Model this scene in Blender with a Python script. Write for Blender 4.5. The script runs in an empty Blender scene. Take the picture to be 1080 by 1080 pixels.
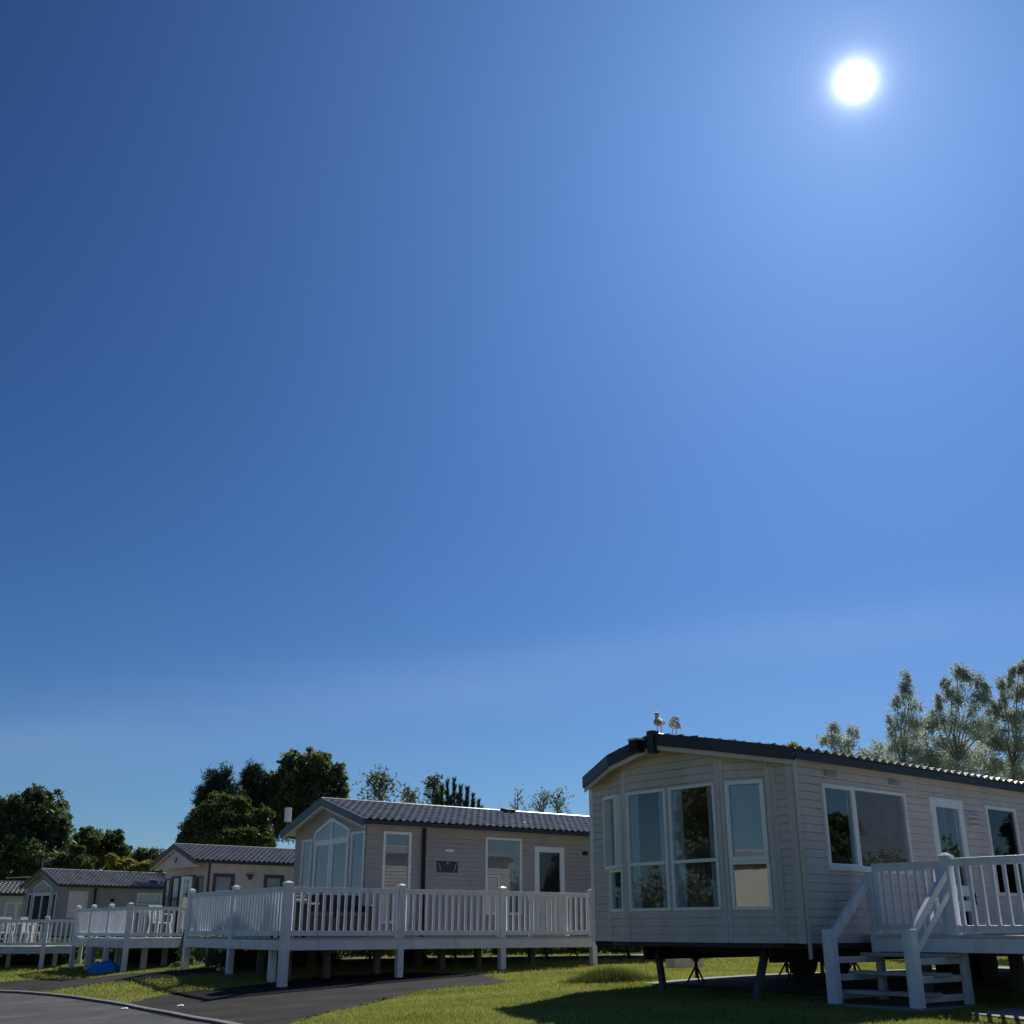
import bpy, bmesh, math, random
import numpy as np
from mathutils import Vector, Matrix
random.seed(7); RNG = np.random.default_rng(7)
S = bpy.context.scene; COL = S.collection
R = math.radians
# ------------------------------------------------------------------ camera model (eye at the origin; heights are relative to the eye)
F_PX = 1160.0; PITCH = math.atan(439.5 / F_PX); CP, SP = math.cos(PITCH), math.sin(PITCH)
def ray(u, v):
    a, b = u - 540, 540 - v
    return Vector((a, F_PX * CP - b * SP, F_PX * SP + b * CP))
def at(u, v, Y):
    r = ray(u, v); return r * (Y / r.y)
# ------------------------------------------------------------------ materials
M = {}
def nodes(name):
    m = bpy.data.materials.new(name); m.use_nodes = True
    nt = m.node_tree; nt.nodes.clear(); M[name] = m
    out = nt.nodes.new('ShaderNodeOutputMaterial')
    return m, nt, out
def lk(nt, a, b): nt.links.new(a, b)
def noise(nt, scale, detail=4, coord='Object', stretch=None, rough=0.6):
    tc = nt.nodes.new('ShaderNodeTexCoord'); mp = nt.nodes.new('ShaderNodeMapping')
    if stretch: mp.inputs['Scale'].default_value = stretch
    lk(nt, tc.outputs[coord], mp.inputs['Vector'])
    n = nt.nodes.new('ShaderNodeTexNoise'); n.inputs['Scale'].default_value = scale
    n.inputs['Detail'].default_value = detail; n.inputs['Roughness'].default_value = rough
    lk(nt, mp.outputs[0], n.inputs['Vector']); return n
def ramp(nt, fac, stops):
    r = nt.nodes.new('ShaderNodeValToRGB'); e = r.color_ramp.elements
    while len(e) < len(stops): e.new(0.5)
    for i, (p, c) in enumerate(stops):
        e[i].position = p; e[i].color = (*c, 1)
    lk(nt, fac, r.inputs[0]); return r
def simple(name, col, rough=0.5, var=0.12, scale=6, metal=0, spec=0.5, bump=0.0, bscale=40, stretch=None, col2=None):
    m, nt, out = nodes(name)
    b = nt.nodes.new('ShaderNodeBsdfPrincipled'); lk(nt, b.outputs[0], out.inputs[0])
    n = noise(nt, scale, 5, stretch=stretch)
    lo = tuple(c * (1 - var) for c in col); hi = tuple(min(1, c * (1 + var)) for c in col)
    st = [(0.3, lo), (0.7, hi)] if not col2 else [(0.35, col2), (0.6, col)]
    r = ramp(nt, n.outputs[0], st); lk(nt, r.outputs[0], b.inputs['Base Color'])
    b.inputs['Roughness'].default_value = rough; b.inputs['Metallic'].default_value = metal
    b.inputs['Specular IOR Level'].default_value = spec
    mr = nt.nodes.new('ShaderNodeMapRange'); mr.inputs[3].default_value = max(0.02, rough - .08); mr.inputs[4].default_value = min(1, rough + .1)
    lk(nt, n.outputs[0], mr.inputs[0]); lk(nt, mr.outputs[0], b.inputs['Roughness'])
    if bump:
        n2 = noise(nt, bscale, 6, stretch=stretch); bp = nt.nodes.new('ShaderNodeBump')
        bp.inputs['Strength'].default_value = bump; bp.inputs['Distance'].default_value = 0.01
        lk(nt, n2.outputs[0], bp.inputs['Height']); lk(nt, bp.outputs[0], b.inputs['Normal'])
    return m
def weathered(name, col, stain, amount=.45, rough=.55):
    m, nt, out = nodes(name); b = nt.nodes.new('ShaderNodeBsdfPrincipled'); lk(nt, b.outputs[0], out.inputs[0])
    n1 = noise(nt, 1.6, 5); r1 = ramp(nt, n1.outputs[0], [(.3, tuple(c * .90 for c in col)), (.7, tuple(min(1, c * 1.07) for c in col))])
    n2 = noise(nt, 5, 5, stretch=(1, 1, .12)); r2 = ramp(nt, n2.outputs[0], [(.50, (0, 0, 0)), (.72, (amount,) * 3)])
    mx = nt.nodes.new('ShaderNodeMix'); mx.data_type = 'RGBA'; lk(nt, r2.outputs[0], mx.inputs[0]); lk(nt, r1.outputs[0], mx.inputs[6]); mx.inputs[7].default_value = (*stain, 1)
    lk(nt, mx.outputs[2], b.inputs['Base Color']); n3 = noise(nt, 60, 6, stretch=(1, 1, 6)); bp = nt.nodes.new('ShaderNodeBump'); bp.inputs['Strength'].default_value = .25; bp.inputs['Distance'].default_value = .01
    lk(nt, n3.outputs[0], bp.inputs['Height']); lk(nt, bp.outputs[0], b.inputs['Normal']); b.inputs['Roughness'].default_value = rough; return m
weathered('siding_taupe', (.69, .605, .57), (.48, .44, .37))
weathered('siding_brown', (.455, .405, .385), (.30, .27, .24))
weathered('siding_sand', (.60, .53, .48), (.42, .39, .31))
weathered('siding_cream', (.72, .69, .60), (.50, .47, .38))
weathered('trim_taupe', (.68, .62, .61), (.42, .40, .34))
weathered('white_upvc', (.84, .85, .91), (.52, .53, .50), .5, .36)
simple('white_frame', (.88, .89, .90), .3, .05, 5)
simple('white_cap', (.86, .85, .80), .22, .04, 5)
simple('grey_white', (.62, .62, .62), .5, .12, 4, bump=.2)
simple('fascia_dark', (.028, .032, .04), .42, .2, 5)
simple('fascia_blue', (.075, .10, .135), .4, .12, 5)
simple('fascia_brown', (.055, .048, .05), .45, .15, 5)
simple('roof_tile', (.30, .29, .285), .26, .25, 3.0, spec=.7, bump=.25, bscale=70)
simple('roof_tile_bright', (.48, .47, .45), .24, .18, 3.0, spec=.7, bump=.2, bscale=70)
simple('ridge_metal', (.42, .40, .39), .35, .1, 5)
simple('black_metal', (.012, .012, .014), .5, .3, 20, spec=.3)
simple('galv_metal', (.16, .17, .18), .45, .25, 14, metal=.5)
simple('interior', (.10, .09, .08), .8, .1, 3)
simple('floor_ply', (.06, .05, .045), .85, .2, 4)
simple('blind', (.66, .66, .66), .7, .08, 3)
simple('blind_brown', (.30, .23, .19), .6, .2, 6)
simple('curtain', (.50, .52, .56), .8, .15, 6, stretch=(14, 14, .5))
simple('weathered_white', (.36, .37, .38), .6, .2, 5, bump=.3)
simple('deck_board', (.33, .32, .30), .55, .15, 5, bump=.3, bscale=40)
simple('timber_grey', (.16, .145, .125), .8, .3, 9, bump=.5, stretch=(1, 1, .15))
simple('concrete', (.24, .23, .21), .85, .3, 5, bump=.6, bscale=60)
simple('kerb_concrete', (.15, .148, .142), .85, .4, 6, bump=.6, bscale=60)
simple('blue_tarp', (.02, .24, .80), .35, .2, 5, bump=.5, bscale=14)
simple('paper', (.75, .74, .72), .7, .05, 10)
simple('bark', (.10, .08, .06), .9, .3, 10, bump=.8, stretch=(1, 1, .2))
simple('bark_pale', (.26, .24, .21), .85, .3, 10, bump=.6, stretch=(1, 1, .25))
simple('rattan', (.018, .017, .018), .6, .4, 40, bump=.6, bscale=90)
simple('cushion', (.06, .06, .07), .9, .2, 20)
simple('plaque', (.02, .022, .03), .25, .2, 12)
simple('plaque_mark', (.55, .52, .45), .4, .1, 12)
simple('gull_leg', (.42, .30, .26), .6, .1, 20)
simple('gull_bill', (.06, .05, .045), .4, .1, 20)
simple('gull_eye', (.01, .01, .01), .15, .1, 20)
# gull plumage: white with patches of mottled grey-brown
m, nt, out = nodes('gull_plumage')
b = nt.nodes.new('ShaderNodeBsdfPrincipled'); lk(nt, b.outputs[0], out.inputs[0]); b.inputs['Roughness'].default_value = .8
n = noise(nt, 15, 3); r = ramp(nt, n.outputs[0], [(.40, (.30, .27, .25)), (.47, (.62, .59, .56)), (.52, (.90, .89, .87))]); lk(nt, r.outputs[0], b.inputs['Base Color'])
m, nt, out = nodes('gull_wing')
b = nt.nodes.new('ShaderNodeBsdfPrincipled'); lk(nt, b.outputs[0], out.inputs[0]); b.inputs['Roughness'].default_value = .8
n = noise(nt, 60, 4); r = ramp(nt, n.outputs[0], [(.45, (.22, .20, .185)), (.6, (.55, .52, .49))]); lk(nt, r.outputs[0], b.inputs['Base Color'])
# glass: thin coated pane, clear with strong mirror
def glass(name, tint, k):
    m, nt, out = nodes(name)
    g = nt.nodes.new('ShaderNodeBsdfGlossy'); g.inputs['Roughness'].default_value = .015; g.inputs['Color'].default_value = (.95, .97, 1, 1)
    t = nt.nodes.new('ShaderNodeBsdfTransparent'); t.inputs['Color'].default_value = (*tint, 1)
    ge = nt.nodes.new('ShaderNodeNewGeometry'); dp = nt.nodes.new('ShaderNodeVectorMath'); dp.operation = 'DOT_PRODUCT'; lk(nt, ge.outputs['Normal'], dp.inputs[0]); lk(nt, ge.outputs['Incoming'], dp.inputs[1])
    prev = dp.outputs['Value']
    for op, v in (('ABSOLUTE', None), ('SUBTRACT', 1.0), ('POWER', 5.0)):      # reflectance rises towards grazing angles, the same on both faces
        q = nt.nodes.new('ShaderNodeMath'); q.operation = op
        if op == 'SUBTRACT': q.inputs[0].default_value = 1.0; lk(nt, prev, q.inputs[1])
        else:
            lk(nt, prev, q.inputs[0])
            if v: q.inputs[1].default_value = v
        prev = q.outputs[0]
    mr = nt.nodes.new('ShaderNodeMapRange'); mr.inputs[3].default_value = k; mr.inputs[4].default_value = 1
    lk(nt, prev, mr.inputs[0])
    n = noise(nt, 2.2, 2); bp = nt.nodes.new('ShaderNodeBump'); bp.inputs['Strength'].default_value = .012; bp.inputs['Distance'].default_value = .02
    lk(nt, n.outputs[0], bp.inputs['Height']); lk(nt, bp.outputs[0], g.inputs['Normal'])
    mx = nt.nodes.new('ShaderNodeMixShader'); lk(nt, mr.outputs[0], mx.inputs[0]); lk(nt, t.outputs[0], mx.inputs[1]); lk(nt, g.outputs[0], mx.inputs[2])
    lk(nt, mx.outputs[0], out.inputs[0]); return m
glass('glass', (.74, .80, .84), .15)
glass('glass_plain', (.78, .80, .80), .07); glass('glass_dark', (.25, .28, .32), .07)
# grass ground
m, nt, out = nodes('grass_ground')
b = nt.nodes.new('ShaderNodeBsdfPrincipled'); lk(nt, b.outputs[0], out.inputs[0]); b.inputs['Roughness'].default_value = .95; b.inputs['Specular IOR Level'].default_value = .1
n1 = noise(nt, .55, 5); r1 = ramp(nt, n1.outputs[0], [(.3, (.11, .14, .022)), (.5, (.18, .205, .035)), (.72, (.27, .255, .07))])
n2 = noise(nt, 22, 6); r2 = ramp(nt, n2.outputs[0], [(.3, (.45, .45, .45)), (.7, (1.25, 1.25, 1.25))])
mx = nt.nodes.new('ShaderNodeMix'); mx.data_type = 'RGBA'; mx.blend_type = 'MULTIPLY'; mx.inputs[0].default_value = 1
lk(nt, r1.outputs[0], mx.inputs[6]); lk(nt, r2.outputs[0], mx.inputs[7]); lk(nt, mx.outputs[2], b.inputs['Base Color'])
bp = nt.nodes.new('ShaderNodeBump'); bp.inputs['Strength'].default_value = .8; bp.inputs['Distance'].default_value = .04
n3 = noise(nt, 45, 5); lk(nt, n3.outputs[0], bp.inputs['Height']); lk(nt, bp.outputs[0], b.inputs['Normal'])
# asphalt
def asphalt(name, c, c2):
    m, nt, out = nodes(name)
    b = nt.nodes.new('ShaderNodeBsdfPrincipled'); lk(nt, b.outputs[0], out.inputs[0]); b.inputs['Roughness'].default_value = 1.0; b.inputs['Specular IOR Level'].default_value = .12
    a = noise(nt, .9, 8, rough=.72); r = ramp(nt, a.outputs[0], [(.36, c), (.5, tuple((p + q) / 2 for p, q in zip(c, c2))), (.64, tuple(q * 1.15 for q in c2))])
    a2 = noise(nt, 70, 3); r2 = ramp(nt, a2.outputs[0], [(.35, (.55, .55, .55)), (.75, (1.6, 1.6, 1.55))])
    mx = nt.nodes.new('ShaderNodeMix'); mx.data_type = 'RGBA'; mx.blend_type = 'MULTIPLY'; mx.inputs[0].default_value = 1
    lk(nt, r.outputs[0], mx.inputs[6]); lk(nt, r2.outputs[0], mx.inputs[7]); lk(nt, mx.outputs[2], b.inputs['Base Color'])
    bp = nt.nodes.new('ShaderNodeBump'); bp.inputs['Strength'].default_value = .7; bp.inputs['Distance'].default_value = .012
    lk(nt, a2.outputs[0], bp.inputs['Height']); lk(nt, bp.outputs[0], b.inputs['Normal'])
asphalt('asphalt_road', (.075, .076, .080), (.115, .115, .118))
asphalt('asphalt_drive', (.020, .019, .020), (.042, .040, .039))
# leaves: colour varies with a noise over the crown, diffuse + translucent + slight gloss
def leaf(name, c1, c2, tr=.4, gloss=.05, scale=.9):
    m, nt, out = nodes(name)
    n = noise(nt, scale, 4); r = ramp(nt, n.outputs[0], [(.35, c1), (.65, c2)])
    d = nt.nodes.new('ShaderNodeBsdfDiffuse'); t = nt.nodes.new('ShaderNodeBsdfTranslucent'); g = nt.nodes.new('ShaderNodeBsdfGlossy'); g.inputs['Roughness'].default_value = .55
    g.inputs['Color'].default_value = (.8, .85, .9, 1)
    lk(nt, r.outputs[0], d.inputs[0]); lk(nt, r.outputs[0], t.inputs[0])
    a = nt.nodes.new('ShaderNodeMixShader'); a.inputs[0].default_value = tr; lk(nt, d.outputs[0], a.inputs[1]); lk(nt, t.outputs[0], a.inputs[2])
    c = nt.nodes.new('ShaderNodeMixShader'); c.inputs[0].default_value = gloss; lk(nt, a.outputs[0], c.inputs[1]); lk(nt, g.outputs[0], c.inputs[2])
    lk(nt, c.outputs[0], out.inputs[0])
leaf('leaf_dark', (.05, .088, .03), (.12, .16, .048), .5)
leaf('leaf_mid', (.09, .13, .04), (.20, .235, .075), .55)
leaf('leaf_pine', (.022, .042, .020), (.042, .068, .030), .3, .05)
leaf('leaf_yellow', (.17, .18, .025), (.33, .30, .045), .55)
leaf('leaf_olive', (.055, .080, .016), (.13, .145, .032), .45)
leaf('leaf_silver', (.30, .35, .27), (.56, .61, .50), .6, .14)
leaf('leaf_birch', (.11, .13, .05), (.20, .21, .09), .5)
leaf('grass_blade', (.21, .25, .035), (.37, .37, .09), .5, .04, .8)
# ------------------------------------------------------------------ mesh helpers
def tag(o, label=None, cat=None, group=None, kind=None):
    if label: o['label'] = label
    if cat: o['category'] = cat
    if group: o['group'] = group
    if kind: o['kind'] = kind
    return o
def empty(name, loc=(0, 0, 0), rz=0.0, label=None, cat=None, group=None):
    o = bpy.data.objects.new(name, None); COL.objects.link(o); o.location = loc; o.rotation_euler = (0, 0, rz); o.empty_display_size = .3
    return tag(o, label, cat, group)
def link_mesh(name, me, mat, parent=None, smooth=False):
    me.materials.append(M[mat]); o = bpy.data.objects.new(name, me); COL.objects.link(o)
    if parent: o.parent = parent
    if smooth:
        for p in me.polygons: p.use_smooth = True
    return o
class MB:
    """collects boxes, bars and polygons; an optional wall frame maps (s, n, z) to local x, y, z"""
    def __init__(s, fr=None): s.v = []; s.f = []; s.fr = fr
    def P(s, a, b, c):
        if s.fr is None: return (a, b, c)
        (ox, oy), (tx, ty), (nx, ny) = s.fr
        return (ox + a * tx + b * nx, oy + a * ty + b * ny, c)
    def poly(s, pts):
        i = len(s.v); s.v += [s.P(*p) for p in pts]; s.f.append(tuple(range(i, i + len(pts)))); return s
    def hexa(s, b, t):
        i = len(s.v); s.v += [s.P(*p) for p in b] + [s.P(*p) for p in t]
        for q in ((0, 3, 2, 1), (4, 5, 6, 7), (0, 1, 5, 4), (1, 2, 6, 5), (2, 3, 7, 6), (3, 0, 4, 7)): s.f.append(tuple(i + k for k in q))
        return s
    def box(s, x0, x1, y0, y1, z0, z1):
        return s.hexa([(x0, y0, z0), (x1, y0, z0), (x1, y1, z0), (x0, y1, z0)], [(x0, y0, z1), (x1, y0, z1), (x1, y1, z1), (x0, y1, z1)])
    def bar(s, p, q, w, h, up=(0, 0, 1)):
        p = Vector(p); q = Vector(q); d = (q - p).normalized(); u = Vector(up)
        if abs(d.dot(u)) > .98: u = Vector((1, 0, 0))
        a = d.cross(u).normalized(); b = a.cross(d).normalized()
        c = lambda o: [tuple(o + a * sx * w / 2 + b * sy * h / 2) for sx, sy in ((-1, -1), (1, -1), (1, 1), (-1, 1))]
        return s.hexa(c(p), c(q))
    def tube(s, pts, r, n=8, r2=None):
        pts = [Vector(p) for p in pts]; rings = []
        for k, p in enumerate(pts):
            d = (pts[min(k + 1, len(pts) - 1)] - pts[max(k - 1, 0)]).normalized()
            u = Vector((0, 0, 1)) if abs(d.z) < .9 else Vector((1, 0, 0))
            a = d.cross(u).normalized(); b = a.cross(d)
            rr = r if r2 is None else r + (r2 - r) * k / (len(pts) - 1)
            i = len(s.v)
            for j in range(n):
                t = 2 * math.pi * j / n; s.v.append(s.P(*(p + a * rr * math.cos(t) + b * rr * math.sin(t))))
            rings.append(i)
        for i0, i1 in zip(rings, rings[1:]):
            for j in range(n): s.f.append((i0 + j, i0 + (j + 1) % n, i1 + (j + 1) % n, i1 + j))
        s.f.append(tuple(rings[0] + j for j in range(n))); s.f.append(tuple(rings[-1] + j for j in range(n))); return s
    def build(s, name, mat, parent=None, bevel=0, smooth=False, dz=0.0):
        me = bpy.data.meshes.new(name); vv = s.v if not dz else [(a, b, c - dz) for a, b, c in s.v]
        me.from_pydata(vv, [], s.f); me.update()
        if bevel:
            bm = bmesh.new(); bm.from_mesh(me)
            es = [e for e in bm.edges if len(e.link_faces) == 2 and e.calc_face_angle(0) > .6]
            bmesh.ops.bevel(bm, geom=es, offset=bevel, segments=2, profile=.6, affect='EDGES', clamp_overlap=True)
            bm.to_mesh(me); bm.free()
        return link_mesh(name, me, mat, parent, smooth)
def np_mesh(name, verts, nper, mat, parent=None):
    """verts (N*nper,3): N separate faces of nper corners each"""
    n = len(verts) // nper; me = bpy.data.meshes.new(name)
    me.vertices.add(len(verts)); me.vertices.foreach_set('co', verts.astype(np.float32).ravel())
    me.loops.add(len(verts)); me.loops.foreach_set('vertex_index', np.arange(len(verts), dtype=np.int32))
    me.polygons.add(n); me.polygons.foreach_set('loop_start', np.arange(0, len(verts), nper, dtype=np.int32)); me.polygons.foreach_set('loop_total', np.full(n, nper, dtype=np.int32))
    me.update(calc_edges=True); me.validate(); return link_mesh(name, me, mat, parent)
# ------------------------------------------------------------------ terrain
CTRL = np.array([(-4.1, 21.5, -.99), (-2.17, 22.9, -.885), (-.17, 24.3, -.78), (1.76, 25.6, -.745), (-5.6, 23.6, -.85), (-7.05, 25.7, -.80),
    (-10.6, 32.4, -1.14), (-8.9, 33.2, -.97), (-12.5, 35.1, -1.16), (-13.5, 36.5, -1.14), (-14.1, 38, -1.17), (-16, 37.6, -1.19), (3.8, 14.0, -.835), (4.45, 13.2, -.845),
    (0, 32, -.72), (6, 25, -.73), (10, 20, -.76), (2.5, 19, -.73), (6, 16, -.78), (-7, 42, -.95), (-16, 50, -1.0), (10, 60, -.75), (30, 40, -.75), (-20, 80, -1), (0, 11.5, -.87), (-2, 14, -.96), (-4, 15.5, -1.12),
    (-8, 20, -1.24), (-12, 28, -1.36), (-17, 34, -1.42), (0, 6, -1.2), (0, 0, -1.5), (-6, 8, -1.4), (8, 8, -.98), (12, 12, -.88), (-14, -10, -1.5), (20, 0, -1.2), (-30, 18, -1.6), (35, 15, -.95), (0, -30, -1.5),
    (-100, 0, -1.4), (100, 0, -1), (0, 120, -.9), (0, -100, -1.4), (90, 90, -.9), (-90, 90, -1), (-90, -80, -1.4), (90, -80, -1.2)], float)
def _tps():
    X = CTRL[:, :2]; n = len(X); d = np.linalg.norm(X[:, None] - X[None], axis=2)
    K = np.where(d > 0, d ** 2 * np.log(d + 1e-9), 0) + np.eye(n) * .5
    Pm = np.hstack([np.ones((n, 1)), X]); A = np.block([[K, Pm], [Pm.T, np.zeros((3, 3))]])
    return np.linalg.solve(A, np.concatenate([CTRL[:, 2], np.zeros(3)]))
TW = _tps()
def gz(x, y):
    x = np.asarray(x, float); y = np.asarray(y, float); sh = x.shape; q = np.stack([x.ravel(), y.ravel()], 1)
    rad = np.linalg.norm(q, axis=1); k = np.minimum(1, 110 / np.maximum(rad, 1e-6)); qq = q * k[:, None]
    d = np.linalg.norm(qq[:, None] - CTRL[None, :, :2], axis=2); K = np.where(d > 0, d ** 2 * np.log(d + 1e-9), 0)
    z = K @ TW[:-3] + TW[-3] + qq @ TW[-2:]
    return z.reshape(sh)
def g1(x, y): return float(gz(np.array([x]), np.array([y]))[0])
def ground_at(u, v):
    r = ray(u, v); t = 25 / r.y
    for _ in range(40):
        z = g1(r.x * t, r.y * t); t = .5 * t + .5 * (z / r.z)
    return Vector((r.x * t, r.y * t, 0))
def axis(lo, hi, step, far, g):
    a = list(np.arange(lo, hi + 1e-6, step)); s = step
    while a[-1] < far: s *= g; a.append(a[-1] + s)
    s = step
    while a[0] > -far: s *= g; a.insert(0, a[0] - s)
    return np.array(a)
gx, gy = axis(-20, 14, .4, 900, 1.25), axis(8, 42, .4, 900, 1.25)
XX, YY = np.meshgrid(gx, gy); ZZ = gz(XX, YY); nx_, ny_ = len(gx), len(gy)
idx = np.arange(nx_ * ny_).reshape(ny_, nx_)
me = bpy.data.meshes.new('ground')
me.from_pydata(np.stack([XX.ravel(), YY.ravel(), ZZ.ravel()], 1).tolist(), [], np.stack([idx[:-1, :-1], idx[:-1, 1:], idx[1:, 1:], idx[1:, :-1]], -1).reshape(-1, 4).tolist())
o = link_mesh('ground', me, 'grass_ground', smooth=True); tag(o, kind='structure')
def resample(pl, n):
    pl = [Vector((p[0], p[1], 0)) for p in pl]; L = [0]
    for a, b in zip(pl, pl[1:]): L.append(L[-1] + (b - a).length)
    out = []
    for i in range(n):
        t = L[-1] * i / (n - 1); k = max(j for j in range(len(L)) if L[j] <= t + 1e-9); k = min(k, len(pl) - 2)
        out.append(pl[k].lerp(pl[k + 1], (t - L[k]) / max(1e-9, L[k + 1] - L[k])))
    return out
def strip(name, A, B, mat, lift, n=60, m=14):
    A = resample(A, n); B = resample(B, n); P = np.array([[(a.lerp(b, j / m)).to_tuple() for j in range(m + 1)] for a, b in zip(A, B)])
    if name == 'driveway':
        rj = np.random.default_rng(len(NOGRASS) + 3); k = np.convolve(rj.normal(0, .16, (n + 2)), [.25, .5, .25], 'valid'); k2 = np.convolve(rj.normal(0, .16, (n + 2)), [.25, .5, .25], 'valid'); P[:, 0, :2] += k[:, None]; P[:, -1, :2] += k2[:, None]
    P[:, :, 2] = gz(P[:, :, 0], P[:, :, 1]) + lift; id_ = np.arange(n * (m + 1)).reshape(n, m + 1)
    me = bpy.data.meshes.new(name); me.from_pydata(P.reshape(-1, 3).tolist(), [], np.stack([id_[:-1, :-1], id_[:-1, 1:], id_[1:, 1:], id_[1:, :-1]], -1).reshape(-1, 4).tolist())
    o = link_mesh(name, me, mat, smooth=True); tag(o, kind='structure')
    return [(p.x, p.y) for p in A] + [(p.x, p.y) for p in reversed(B)]
NOGRASS = []
G = lambda *p: [ground_at(u, v) for u, v in p]
kerb = [Vector((-30, 45, 0)), Vector((-19, 35.5, 0))] + G((-60, 1044), (0, 1047.6), (31.5, 1049.3), (78.7, 1053.9), (126, 1061), (176, 1071), (220, 1079.7), (262, 1090), (330, 1112))
last = kerb[-1]; kerb += [last + Vector((3, -4, 0)), last + Vector((8, -10, 0))]
kr = resample(kerb, 90)
def offs(pl, d):
    out = []
    for i, p in enumerate(pl):
        t = (pl[min(i + 1, len(pl) - 1)] - pl[max(i - 1, 0)]).normalized(); out.append(p + Vector((t.y, -t.x, 0)) * d)
    return out
NOGRASS.append(strip('road', kr, offs(kr, 6.0), 'asphalt_road', .012, 90, 24))
# kerb: a run of stones as one structure
kb = MB()
ke = offs(kr, -.10)
for i in range(len(kr) - 1):
    a, b, c, d = kr[i], kr[i + 1], ke[i + 1], ke[i]
    z = [g1(p.x, p.y) for p in (a, b, c, d)]
    kb.hexa([(p.x, p.y, zz - .1) for p, zz in zip((a, b, c, d), z)], [(p.x, p.y, zz + .045) for p, zz in zip((a, b, c, d), z)])
tag(kb.build('kerb', 'kerb_concrete'), kind='structure')
# drives
NOGRASS.append(strip('driveway', G((-60, 1036), (0, 1036.5), (35, 1034), (80, 1031.5), (122, 1029.0), (176, 1025.2), (230, 1021)), G((-60, 1043.6), (0, 1046.4), (41, 1046.9), (60, 1044.5), (100, 1038.5), (150, 1033.6), (176, 1031.6), (230, 1026)), 'asphalt_drive', .014, 50, 8))
up = G((128, 1060), (150, 1055), (170, 1051), (189, 1047.5), (240, 1043), (300, 1036), (347, 1030), (420, 1026), (457, 1026), (501, 1028), (533, 1035))
lo = G((230, 1081), (262, 1086), (300, 1082), (312, 1078), (355, 1067), (404, 1056), (441, 1046.5), (480, 1042), (520, 1039), (528, 1038), (535, 1035.6))
NOGRASS.append(strip('driveway', up, lo, 'asphalt_drive', .014, 70, 16))
# concrete pads under the homes
def frame_dir(a): a = R(a); return Vector((math.sin(a), math.cos(a), 0))
def pad(C, ang, x0, x1, y0, y1, lift=.03):
    t = frame_dir(ang); n = frame_dir(ang - 90); C = Vector((*C[:2], 0))
    A = [C + t * x0 + n * y0, C + t * x1 + n * y0]; B = [C + t * x0 + n * y1, C + t * x1 + n * y1]
    NOGRASS.append(strip('concrete_pad', A, B, 'concrete', lift, 30, 8))
C1 = (3.5276, 14.1462); C2 = (-3.18, 25.0); C3 = (-10.13, 38.5); C4 = (-18.66, 48.0)
pad(C1, 50.5, .9, 11, .1, 3.62); pad(C2, 55, .3, 11, .1, 3.6); pad(C3, 52, .3, 11, .1, 3.6)
# ------------------------------------------------------------------ caravans
def clip(poly, a, b, c):          # keep a*s+b*z<=c
    out = []
    for i in range(len(poly)):
        p, q = poly[i], poly[(i + 1) % len(poly)]; dp, dq = a * p[0] + b * p[1] - c, a * q[0] + b * q[1] - c
        if dp <= 0: out.append(p)
        if (dp < 0 < dq) or (dq < 0 < dp):
            t = dp / (dp - dq); out.append((p[0] + t * (q[0] - p[0]), p[1] + t * (q[1] - p[1])))
    return out
def siding(mb, L, z0, z1, tops, openings, h=.10, lap=.012, thick=.06, s0=0.0):
    """lapped boards on the wall frame of mb; tops: [(a,b,c)] half-plane clips; openings: (s0,s1,z0,z1)"""
    zs = set(); z = z0
    while z < z1 - 1e-6: zs.add(round(z, 4)); z += h
    zs.add(round(z1, 4))
    for q in openings: zs |= {round(q[2], 4), round(q[3], 4)}
    zs = sorted(zz for zz in zs if z0 - 1e-6 <= zz <= z1 + 1e-6)
    ss = sorted({s0, L} | {v for q in openings for v in q[:2] if s0 < v < L})
    for za, zb in zip(zs, zs[1:]):
        if zb - za < 1e-4: continue
        k = math.floor((((za + zb) / 2) - z0) / h); zc = z0 + k * h
        for sa, sb in zip(ss, ss[1:]):
            if any(q[0] - 1e-6 <= sa and sb <= q[1] + 1e-6 and q[2] - 1e-6 <= za and zb <= q[3] + 1e-6 for q in openings): continue
            of = lambda zz: lap * (1 - (zz - zc) / h); gr = .006 if abs(zb - (zc + h)) < 1e-4 and zb - za > .02 else 0
            if gr:
                gp = [(sa, zb - gr), (sb, zb - gr), (sb, zb), (sa, zb)]
                for t in tops: gp = clip(gp, *t)
                if len(gp) > 2: mb.poly([(s, -.014, zz) for s, zz in gp]); mb.poly([(sa, -.014, zb - gr), (sb, -.014, zb - gr), (sb, of(zb - gr), zb - gr), (sa, of(zb - gr), zb - gr)] if len(gp) == 4 else [(gp[0][0], -.014, gp[0][1]), (gp[1][0], -.014, gp[1][1]), (gp[0][0], -.013, gp[0][1])])
            poly = [(sa, za), (sb, za), (sb, zb - gr), (sa, zb - gr)]
            for t in tops: poly = clip(poly, *t)
            if len(poly) < 3: continue
            mb.poly([(s, of(zz), zz) for s, zz in poly]); mb.poly([(s, -thick, zz) for s, zz in reversed(poly)])
            if abs(za - zc) < 1e-4 and poly[0][1] == za: (lambda xs: mb.poly([(min(xs), -.014, za), (max(xs), -.014, za), (max(xs), lap, za), (min(xs), lap, za)]))([q[0] for q in poly if abs(q[1] - za) < 1e-5] or [sa])
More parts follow.
